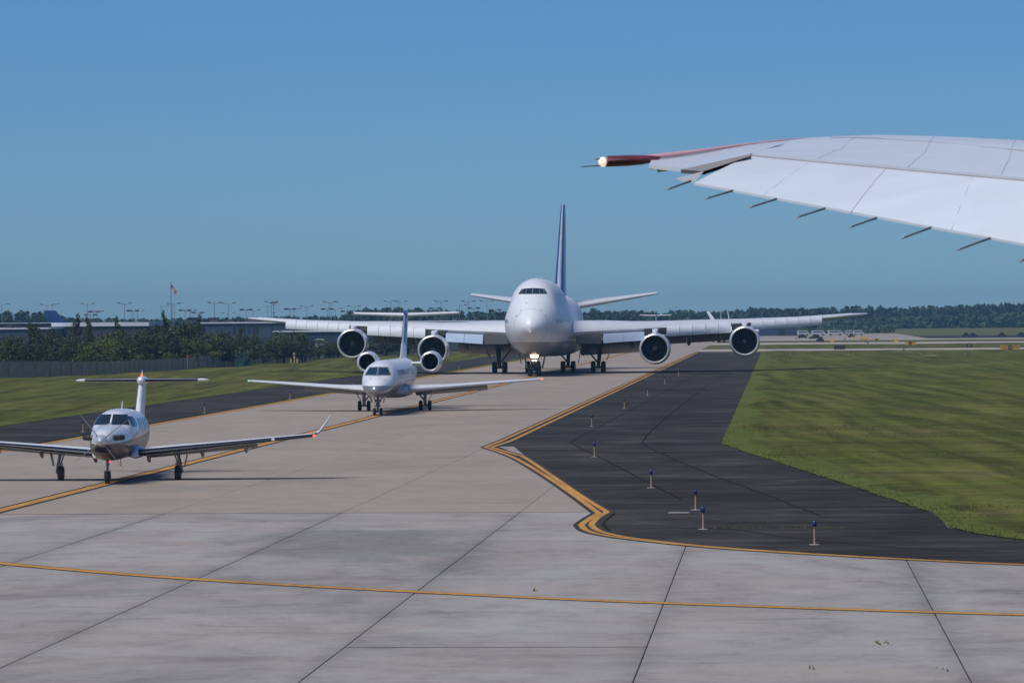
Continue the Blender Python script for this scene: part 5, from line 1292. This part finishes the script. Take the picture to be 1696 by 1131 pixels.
# ------------------------------------------------------------------ boundary fence
M['fence'] = flat('fence_slats', (0.42, 0.33, 0.26), 0.7, vary=0.3, scale=0.6)
M['fence_b'] = flat('fence_screen', (0.20, 0.175, 0.155), 0.7, vary=0.25, scale=0.4)
M['post'] = flat('fence_post', (0.16, 0.16, 0.165), 0.5, 0.3)
M['yellow_steel'] = flat('yellow_steel', (0.50, 0.38, 0.14), 0.5)
M['green_box'] = flat('green_box', (0.03, 0.12, 0.07), 0.5)
def fence():
    path = [(-160, 634, 604), (-60, 630, 600), (0, 627.5, 598), (90, 624.6, 598), (140, 622.6, 599.5), (180, 620.4, 599), (240, 616, 596.5), (300, 612.5, 594), (340, 610, 589.5), (390, 606.5, 585.5), (412, 604.5, 583), (440, 602.5, 580.5), (480, 599, 576.5), (510, 597, 578), (535, 595, 581), (560, 592.5, 584), (600, 590, 582), (650, 587.5, 579), (700, 585, 577), (760, 582.5, 574)]
    P = []
    for u, vb, vt in path:
        g_ = G(u, vb); P.append((g_, PT(u, vt, g_.y).z))
    root = thing('boundary_fence', 'long grey slatted mesh fence below the dark bushes', 'fence', P[0][0])
    o0 = P[0][0]; L = [0.0]
    for i in range(1, len(P)): L.append(L[-1] + (P[i][0] - P[i - 1][0]).length)
    n = int(L[-1] / 3.0); pm = MB(); pm.tube((0, 0, 0), (0, 0, 1.04), 0.04, n=6); pm = pm.mesh('fence_post', [M['post']])
    pan = MB()
    for k in range(20): pan.box(((k + 0.5) / 20, 0.02 if k % 2 else 0.0, 0.5 + 0.01 * math.sin(k * 1.7)), (0.043, 0.018, 0.93 + 0.02 * math.sin(k * 2.1)))
    pan = pan.mesh('fence_panel', [M['fence']])
    pts = []
    for k in range(n + 1):
        s = L[-1] * k / n; x = float(np.interp(s, L, [q[0].x for q in P])); y = float(np.interp(s, L, [q[0].y for q in P])); z = float(np.interp(s, L, [q[1] for q in P]))
        pts.append((Vector((x, y, 0)), max(1.4, z)))
    rail = MB()
    for k, (p, h) in enumerate(pts):
        o = link('fence_post', pm, root, p - o0); o.scale = (1, 1, h)
        if k < n:
            q, h2 = pts[k + 1]; d = q - p
            o = link('fence_panel', pan, root, p - o0, math.atan2(d.y, d.x)); o.scale = (d.length, 1, (h + h2) / 2 * 0.99)
            rail.tube(p - o0 + Vector((0, 0, h)), q - o0 + Vector((0, 0, h2)), 0.03, n=5)
    rail.build('top_rail', M['post'], root)
    return root
fence()
def gate():
    a, b = G(391, 607), G(411, 606); root = thing('fence_gate', 'pale grey screened gate in the fence with white posts', 'gate', a + Vector((0, -0.35, 0)))
    d = b - a; ln = d.length; root.rotation_euler = (0, 0, math.atan2(d.y, d.x))
    m_ = MB(); m_.box((ln / 2, 0, 0.85), (ln, 0.05, 1.62)); m_.build('gate_leaf', M['fence_b'], root)
    m_ = MB(); m_.box((ln / 2, 0, 1.72), (ln, 0.07, 0.09)); m_.build('top_bar', M['post'], root)
    for x in (0.0, ln * 0.32, ln * 0.68, ln):
        m_ = MB(); m_.tube((x, 0, 0), (x, 0, 2.1), 0.05, n=8); m_.build('gate_post', M['roof_white'], root)
gate()
def cabinet(u, v, label, w=0.75, h=0.72):
    p = G(u, v); t = thing('green_cabinet', label, 'utility box', p, 0, 'green boxes by the fence')
    m_ = MB(); m_.box((0, 0, h / 2), (w, 0.5, h)); m_.build('housing', M['green_box'], t)
    m_ = MB(); m_.box((0, -0.0, h + 0.03), (w + 0.1, 0.6, 0.05)); m_.build('lid', M['green_box'], t)
    m_ = MB(); m_.box((w * 0.3, -0.262, h * 0.55), (0.05, 0.02, 0.12)); m_.build('handle', M['post'], t)
cabinet(397.5, 607.3, 'green utility box left of its twin before the gate'); cabinet(411.5, 606.2, 'green utility box right of its twin before the gate')
def standpipe():
    p = G(487.5, 602.5); t = thing('yellow_standpipe', 'tall yellow standpipe between two yellow bollards on the grass', 'standpipe', p)
    m_ = MB(); m_.tube((0, 0, 0), (0, 0, 0.75), 0.09, n=10); m_.tube((0, 0, 0.75), (-0.02, 0, 0.95), 0.17, 0.15, 10); m_.tube((0, 0, 0.95), (0.06, 0, 1.25), 0.08, n=8); m_.build('riser', M['yellow_steel'], t, smooth=True)
    m_ = MB(); m_.tube((0.06, 0, 1.2), (-0.16, 0, 1.38), 0.10, 0.13, 10); m_.sphere((-0.02, 0, 1.36), 0.16); m_.build('valve_head', M['yellow_steel'], t, smooth=True)
    for u, s in ((482, 'left'), (492.3, 'right')):
        q = G(u, 602.5); b_ = MB(); b_.revolve([(0, 0.09), (0.62, 0.09), (0.68, 0.06), (0.70, 0.001)], (0, 0, 0), 'z', 12)
        o = b_.build('bollard', M['yellow_steel'], smooth=True); o.location = q; tag(o, f'short yellow bollard just {s} of the yellow standpipe', 'bollard', 'yellow bollards')
standpipe()
def hydrant_post(u, v, label):
    p = G(u, v); t = thing('marker_post', label, 'post', p)
    m_ = MB(); m_.tube((0, 0, 0), (0, 0, 1.5), 0.09, n=8); m_.build('pole', M['post'], t)
    m_ = MB(); m_.tube((0, 0, 1.5), (0, 0, 1.9), 0.12, n=8); m_.build('cap', M['flag_red'], t)
hydrant_post(311, 612.5, 'pale post with red cap standing at the fence')

# ------------------------------------------------------------------ taxiway edge lights
M['blue_lens'] = flat('blue_lens', (0.012, 0.02, 0.085), 0.2, vary=0.1)
M['stake'] = flat('orange_tan_stake', (0.40, 0.25, 0.15), 0.6, vary=0.15)
M['plate'] = flat('pale_base_plate', (0.26, 0.235, 0.22), 0.8)
def edge_light():
    t = link('taxiway_light', None)
    b = MB(); b.revolve([(0.004, 0.15), (0.02, 0.14), (0.022, 0.001)], (0, 0, 0), 'z', 16); b.build('base_plate', M['plate'], t, smooth=True)
    s = MB(); s.revolve([(0.02, 0.035), (0.05, 0.026), (0.46, 0.024), (0.47, 0.04), (0.52, 0.045)], (0, 0, 0), 'z', 10); s.build('stem', M['stake'], t, smooth=True)
    c = MB(); c.revolve([(0.50, 0.055), (0.53, 0.066), (0.60, 0.066), (0.65, 0.05), (0.672, 0.02), (0.675, 0.001)], (0, 0, 0), 'z', 14); c.build('lens', M['blue_lens'], t, smooth=True)
    return t
EL = [(1349, 902, 'nearest blue taxiway light, alone near the grass edge'), (1164.5, 876.5, 'blue taxiway light with a wide pale base above the curb line'), (1152, 844.5, 'blue taxiway light just behind the one with wide base'), (1078.5, 808, 'blue taxiway light on the dark shoulder by the long crack'), (984.5, 756.5, 'blue taxiway light where the crack bends on the shoulder'),
      (980, 706, 'blue taxiway light above the bend of the crack'), (1034, 676.5, 'blue taxiway light between crack and double yellow line'), (1072.5, 655, 'small far blue taxiway light below the right inboard engine'), (1101, 636, 'small far blue taxiway light in the shadow line'), (1124, 622, 'tiny farthest blue taxiway light on the right shoulder'),
      (137.5, 715, 'blue taxiway light beside the propeller on the left shoulder'), (338.5, 684, 'blue taxiway light on the left shoulder behind the tail fin'), (480.5, 661, 'blue taxiway light under the regional jet left wing'), (585, 642, 'far blue taxiway light by the regional jet left engine'), (760, 612, 'tiny blue taxiway light on the far left shoulder')]
pt = None
for i, (u, v, lab) in enumerate(EL):
    if pt is None: pt = edge_light(); o = pt
    else: o = copy_tree(pt)
    o.location = G(u, v, 0.004); o.rotation_euler = (0, 0, random.uniform(0, 6)); tag(o, lab, 'taxiway light', 'blue taxiway edge lights')

# ------------------------------------------------------------------ airfield signs, markers
M['sign_yellow'] = flat('sign_yellow', (0.52, 0.29, 0.05), 0.5, vary=0.08); M['sign_black'] = flat('sign_black', (0.02, 0.02, 0.022), 0.5)
def text_mesh(s, size, mat, parent, loc):
    c = bpy.data.curves.new('lettering', 'FONT'); c.body = s; c.size = size; c.align_x = 'CENTER'; c.align_y = 'CENTER'; c.extrude = 0.004
    to = bpy.data.objects.new('lettering', c); COL.objects.link(to)
    dg = bpy.context.evaluated_depsgraph_get(); me = bpy.data.meshes.new_from_object(to.evaluated_get(dg)); bpy.data.objects.remove(to)
    me.materials.clear(); me.materials.append(mat)
    o = link('lettering', me, parent); o.location = loc; o.rotation_euler = (math.pi / 2, 0, 0); return o
def arrow_mesh(size, mat, parent, loc, ang):
    m_ = MB(); s = size
    q = [(-s, 0), (-0.2 * s, 0.65 * s), (-0.2 * s, 0.2 * s), (s, 0.2 * s), (s, -0.2 * s), (-0.2 * s, -0.2 * s), (-0.2 * s, -0.65 * s)]
    ca, sa = math.cos(ang), math.sin(ang)
    m_.add([(x * ca - z * sa, 0, x * sa + z * ca) for x, z in q], [tuple(range(7))]); o = m_.build('arrow', mat, parent, recalc=False); o.location = loc
def sign(u0, u1, vt, vb, vground, panels, label, rz=0.0):
    um = (u0 + u1) / 2; g_ = G(um, vground); D = g_.y; w = (u1 - u0) / FPX * D; h = (vb - vt) / FPX * D; zb = PT(um, vb, D).z
    t = thing('airfield_sign', label, 'sign', g_, rz)
    x = -w / 2
    for (f, kind, txt) in panels:
        pw = w * f; m_ = MB(); m_.box((x + pw / 2, 0, zb + h / 2), (pw - 0.03, 0.22, h)); pn = m_.build('panel', M['sign_yellow'] if kind == 'y' else M['sign_black'], t)
        ink = M['sign_black'] if kind == 'y' else M['sign_yellow']
        if txt:
            arrow = None
            if txt[0] == '<': arrow = (x + pw * 0.2, 0.0); tx = txt[1:]; cx = x + pw * 0.64
            elif txt[-1] == '>': arrow = (x + pw * 0.82, R(225)); tx = txt[:-1]; cx = x + pw * 0.38
            else: tx = txt; cx = x + pw / 2
            text_mesh(tx, h * 0.95, ink, pn, (cx, -0.118, zb + h / 2))
            if arrow: arrow_mesh(h * 0.26, ink, pn, (arrow[0], -0.118, zb + h / 2), arrow[1])
        x += pw
    for s in (-0.35, 0.35):
        m_ = MB(); m_.tube((w * s, 0, 0), (w * s, 0, zb + 0.02), 0.04, n=6); m_.build('leg', M['post'], t)
    return t
sign(1656.5, 1689, 571.8, 578.8, 580.5, [(0.41, 'y', '<25'), (0.2, 'k', 'A'), (0.39, 'y', 'RT>')], 'big yellow sign with black centre panel at the right edge')
sign(1499, 1517.5, 566.2, 571.0, 572.0, [(0.32, 'y', ''), (0.30, 'k', 'A'), (0.38, 'y', '')], 'mid yellow sign with black centre on the second grass strip')
sign(1481, 1488, 562, 566.8, 567.6, [(1, 'y', '')], 'small square yellow sign left of the black-centred one')
sign(1374.5, 1382, 562.8, 566.8, 567.6, [(1, 'y', '')], 'small square yellow sign beyond the dark sign back')
sign(1425, 1438.5, 559, 562.2, 563, [(1, 'y', '')], 'far wide yellow sign before the white vans')
sign(1445, 1457, 561, 564, 565, [(0.4, 'y', ''), (0.3, 'k', ''), (0.3, 'y', '')], 'far yellow sign with dark middle right of the wide one')
sign(1410, 1417, 557.5, 559.5, 560.4, [(1, 'y', '')], 'faint farthest yellow sign under the right van')
sign(1381, 1400, 572.3, 578.6, 579.6, [(0.5, 'k', ''), (0.5, 'k', '')], 'wide black back of a sign on the first grass strip')
sign(1601, 1609.8, 569.2, 574.8, 576, [(0.28, 'k', ''), (0.44, 'k', 'A'), (0.28, 'k', '')], 'small black sign with dim yellow letter')
def stub(u, v, h, label, grp='dark edge light stubs by the far taxiways'):
    g_ = G(u, v); t = thing('light_stub', label, 'light', g_, 0, grp)
    m_ = MB(); m_.tube((0, 0, 0), (0, 0, h * 0.8), 0.09, 0.07, 8); m_.build('stem', M['sign_black'], t); m_ = MB(); m_.sphere((0, 0, h * 0.88), 0.16, n=8); m_.build('lens', M['lampbox'], t)
for (u, v, h, lab) in ((1433.5, 567.5, 0.55, 'dark stub light left of the pair in the pale strip'), (1437.5, 570.8, 0.55, 'dark stub light right of the pair in the pale strip'), (1497, 581.5, 0.62, 'dark stub light on the nearest pale strip'), (1399, 563, 0.4, 'dark stub light left of the wide far sign'), (1318.5, 563.5, 0.5, 'dark stub light near the hangar end')): stub(u, v, h, lab)
for i, u in enumerate((1309, 1330, 1341, 1386, 1405, 1413, 1480, 1524, 1541, 1599, 1610)):
    g_ = G(u, 586 + (u % 5) * 0.6); m_ = MB(); m_.box((0, 0, 0.22), (0.07, 0.05, 0.46)); o = m_.build('marker_stake', M['stake']); o.location = g_
    tag(o, 'thin tan marker stake in the grass, %s from left in its row' % ORD[i], 'stake', 'marker stakes in the far grass')
m_ = MB(); q = [G(1520, 590, 0.06), G(1552, 588.6, 0.06), G(1552, 588.0, 0.06), G(1520, 589.2, 0.06)]; m_.add([tuple(p) for p in q] + [(p.x, p.y, -0.02) for p in q], [(0, 1, 2, 3), (0, 4, 5, 1), (1, 5, 6, 2), (3, 2, 6, 7), (0, 3, 7, 4)]); o = m_.build('drain_slab', M['concrete_far']); tag(o, 'thin pale drain slab lying in the far grass', 'slab')

# ------------------------------------------------------------------ parked vans
M['van_white'] = painted('van_paint', (0.50, 0.53, 0.56), 0.3)
M['plinth'] = flat('dark_sill', (0.05, 0.05, 0.055), 0.6)
def van(u0, u1, vt, vb, label, i):
    um = (u0 + u1) / 2; g_ = G(um, vb); D = 1290.0; base = PT(um, 556, D); L = (u1 - u0) / FPX * D; H = 1.6
    t = thing('parked_van', label, 'van', (base.x, D, 0), 0, 'white vans parked in a row')
    prof = [(-0.5, 0.28), (-0.5, 0.93), (-0.46, 1.0), (0.30, 1.0), (0.36, 0.97), (0.43, 0.62), (0.5, 0.52), (0.5, 0.22), (0.46, 0.2), (-0.48, 0.2)]
    m_ = MB(); rings = [[(x * L, y, z * H) for x, z in prof] for y in (-0.95, 0.95)]; m_.loft(rings); m_.build('body', M['van_white'], t)
    m_ = MB(); m_.box((-0.1 * L, -0.956, 0.74 * H), (0.62 * L, 0.03, 0.26 * H)); m_.build('side_window', M['win_dark'], t)
    m_ = MB(); m_.box((0.29 * L, -0.956, 0.72 * H), (0.12 * L, 0.03, 0.24 * H)); m_.build('side_window', M['win_dark'], t)
    m_ = MB(); m_.box((0, -0.958, 0.27 * H), (0.94 * L, 0.03, 0.1 * H)); m_.build('sill', M['plinth'], t)
    wm_ = wheel_mesh(0.34, 0.24)
    for x in (-0.3, 0.32):
        for y in (-0.86, 0.86): link('wheel', wm_, t, (x * L, y, 0.34))
for i, (u0, u1, lab) in enumerate(((1320.5, 1340, 'white parked van nearest the hangar corner'), (1344, 1367, 'white parked van second from the hangar corner'), (1371, 1396, 'long white parked van in the middle of the row'), (1401, 1412, 'short white parked van fourth from the hangar'), (1413, 1430, 'white parked van at the open right end of the row'))): van(u0, u1, 548, 556, lab, i)
def cone_car(u, v, L, label):
    g_ = G(u, v); t = thing('parked_cart', label, 'cart', g_)
    prof = [(-0.5, 0.15), (-0.48, 0.5), (-0.28, 0.55), (-0.18, 0.95), (0.18, 0.95), (0.3, 0.55), (0.5, 0.45), (0.5, 0.15)]
    m_ = MB(); m_.loft([[(x * L, y, z * 1.25) for x, z in prof] for y in (-0.8, 0.8)]); m_.build('body', M['sign_black'], t)
    m_ = MB(); m_.box((0, -0.81, 0.92), (L * 0.4, 0.03, 0.3)); m_.build('window', M['win_dark'], t)
    wm_ = wheel_mesh(0.25, 0.2)
    for x in (-0.3, 0.3):
        for y in (-0.7, 0.7): link('wheel', wm_, t, (x * L, y, 0.25))
for (u, v, L, lab) in ((1329, 560.5, 2.6, 'dark cart on the far apron below the first van'), (1351, 561.8, 3.6, 'long dark cart on the far apron below the second van'), (1358.5, 566.6, 1.8, 'small dark cart beside the far grass strip'), (1410, 559.2, 1.6, 'dark cart parked below the right vans'), (1600, 558.2, 2.2, 'dark cart on the far right runway edge'), (1611, 558.6, 2.6, 'second dark cart on the far right runway edge'), (1659, 557.6, 2.2, 'lone dark cart far right beyond the sign'), (1691, 557.5, 2.6, 'dark cart at the right frame edge')): cone_car(u, v, L, lab)

# ------------------------------------------------------------------ more aircraft in the distance
rj2 = copy_tree(rj)
p = G(1112, 571.5); rj2.location = (p.x - 0.2, 965, 0)
tag(rj2, 'distant white regional jet half hidden behind the right inboard engine', 'airliner')
ng = [c for c in rj2.children if c.name.startswith('nose_gear')][0]
lamp('landing_light', ng, (-0.3, -0.1, 0.85), 0.35, M['land_lamp'])
rj2.rotation_euler = (0, 0, math.pi / 2 + R(1.5))

def small_jet(name, label, loc, rz, fin_top, fin_mat, half, wz0, wz1, rad, length, lights=(), swept=1.0, bodymat=None, fin_chord=3.0, fin_back=0.9):
    root = thing(name, label, 'airliner', loc, rz)
    zc = rad + 1.25; XO = length * 0.12
    st = [(0, zc - 0.35 * rad, zc - 0.25 * rad, 0.02), (0.25, zc - 0.7 * rad, zc + 0.1 * rad, 0.42 * rad), (1, zc - 0.9 * rad, zc + 0.45 * rad, 0.74 * rad), (2.4, zc - rad, zc + 0.92 * rad, 0.95 * rad), (4, zc - rad, zc + rad, rad), (length * 0.68, zc - rad, zc + rad, rad), (length * 0.85, zc - 0.4 * rad, zc + 0.97 * rad, 0.7 * rad), (length, zc + 0.35 * rad, zc + 0.8 * rad, 0.12)]
    bd = Body(st, XO, n=24); bd.build('fuselage', bodymat or M['white'], root, sorted(set([0, .1, .25, .5, 1, 1.6, 2.4, 3.2, 4] + list(np.linspace(4, length, 12)))))
    for s in (1, -1):
        bd.patch_front([(s * 0.05, zc + 0.62 * rad), (s * 0.42 * rad, zc + 0.60 * rad), (s * 0.55 * rad, zc + 0.28 * rad), (s * 0.05, zc + 0.28 * rad)], 0.012, 4).build('windscreen_pane', M['glass'], root)
        mb = MB(); wing(mb, [(s * y, length * 0.36 - XO + swept * 0.42 * y, wz0 + (wz1 - wz0) * y / half, 4.6 * (1 - 0.72 * y / half), 0.12, -1) for y in (rad * 0.7, half * 0.3, half * 0.6, half * 0.95, half)], 8); mb.build('wing', M['white_dull'], root, smooth=True)
        mb = MB(); wing(mb, [(s * y, length * 0.88 - XO + 0.5 * y, zc + 0.5 * rad + 0.1 * y, 2.6 * (1 - 0.5 * y / (half * 0.4)), 0.1, 0) for y in (0.1, half * 0.2, half * 0.38)], 7); mb.build('tailplane', M['white_dull'], root, smooth=True)
        nacelle(root, (length * 0.33 - XO + swept * 1.0, s * half * 0.33, wz0 - 0.35), 3.2, 0.85, 0.66, outer=M['white'], blades=14)
    mb = MB(); wing(mb, [(z, length * 0.80 - XO + fin_back * (z - zc), 0, fin_chord * 1.4 * (1 - 0.55 * (z - zc) / (fin_top - zc)), 0.1, 0) for z in (zc + 0.5 * rad, zc + rad, (zc + rad + fin_top) / 2, fin_top)], 8, camber=0, vertical=True); mb.build('tail_fin', fin_mat, root, smooth=True)
    wm_ = wheel_mesh(0.4, 0.28)
    for (x, y) in ((0, 0), (length * 0.40, 2.2), (length * 0.40, -2.2)):
        m_ = MB(); m_.tube((x, y, 0.4), (x, y, zc - rad * 0.6), 0.12, n=8); gg = m_.build('gear_leg', M['gear_metal'], root); link('wheel', wm_, gg, (x, y + 0.2, 0.4)); link('wheel', wm_, gg, (x, y - 0.2, 0.4))
    for (x, y, z, r) in lights: lamp('landing_light', root, (x, y, z), r, M['land_lamp'])
    return root
small_jet('taxiing_jet', 'far white jet with two bright landing lights behind the outer engine', (PT(1199, 560, 1000).x, 1000, 0), math.pi / 2 - R(1), 7.3, M['white'], 15.6, 1.9, 4.4, 1.45, 26, lights=((-2.2, 1.75, 2.15, 0.42), (-2.2, -1.05, 2.1, 0.52)), fin_chord=1.6)
small_jet('distant_jet', 'far jet with a white fin showing above the outer wing, left fin of two', (PT(1248, 560, 1180).x, 1180, 0), math.pi / 2 + R(50), 7.6, M['white'], 9, 1.8, 2.8, 1.1, 16, fin_chord=1.5)
small_jet('distant_jet', 'far jet with a white fin showing above the outer wing, right fin of two', (PT(1226, 560, 1200).x, 1200, 0), math.pi / 2 + R(10), 7.8, M['white'], 9, 1.8, 2.8, 1.1, 16, fin_chord=1.2)
small_jet('distant_jet', 'far grey-finned jet beside the widebody fuselage with a lit wingtip', (PT(955, 548, 1230).x, 1230, 0), math.pi / 2 + R(8), 6.8, M['navy'], 8.6, 2.4, 3.25, 1.3, 20, lights=((7.5, -8.5, 3.3, 0.16),), fin_chord=2.2)
parked = small_jet('parked_jet', 'parked jet showing only its dark blue tail above the white roof', (PT(270, 545, 1010).x, 1010, 0), math.pi, 8.65, M['navy'], 11, 2.0, 3.0, 1.55, 30, fin_chord=4.6, fin_back=0.9)

# ------------------------------------------------------------------ air
def haze():
    m = bpy.data.materials.new('haze'); m.use_nodes = True; nt = m.node_tree; nt.nodes.clear()
    out = nt.nodes.new('ShaderNodeOutputMaterial'); v = nt.nodes.new('ShaderNodeVolumePrincipled')
    v.inputs['Color'].default_value = (0.34, 0.68, 1.0, 1); v.inputs['Density'].default_value = 0.00012; v.inputs['Anisotropy'].default_value = 0.2
    nt.links.new(v.outputs[0], out.inputs['Volume'])
    mb = MB(); mb.box((0, 1770, 12.5), (7000, 3800, 27)); o = mb.build('haze', m); o['kind'] = 'stuff'; o['label'] = 'thin blue summer haze over the airfield'; o['category'] = 'haze'
    o.display_type = 'WIRE'
haze()
SC.cycles.volume_bounces = 1
SC.cycles.volume_step_rate = 4
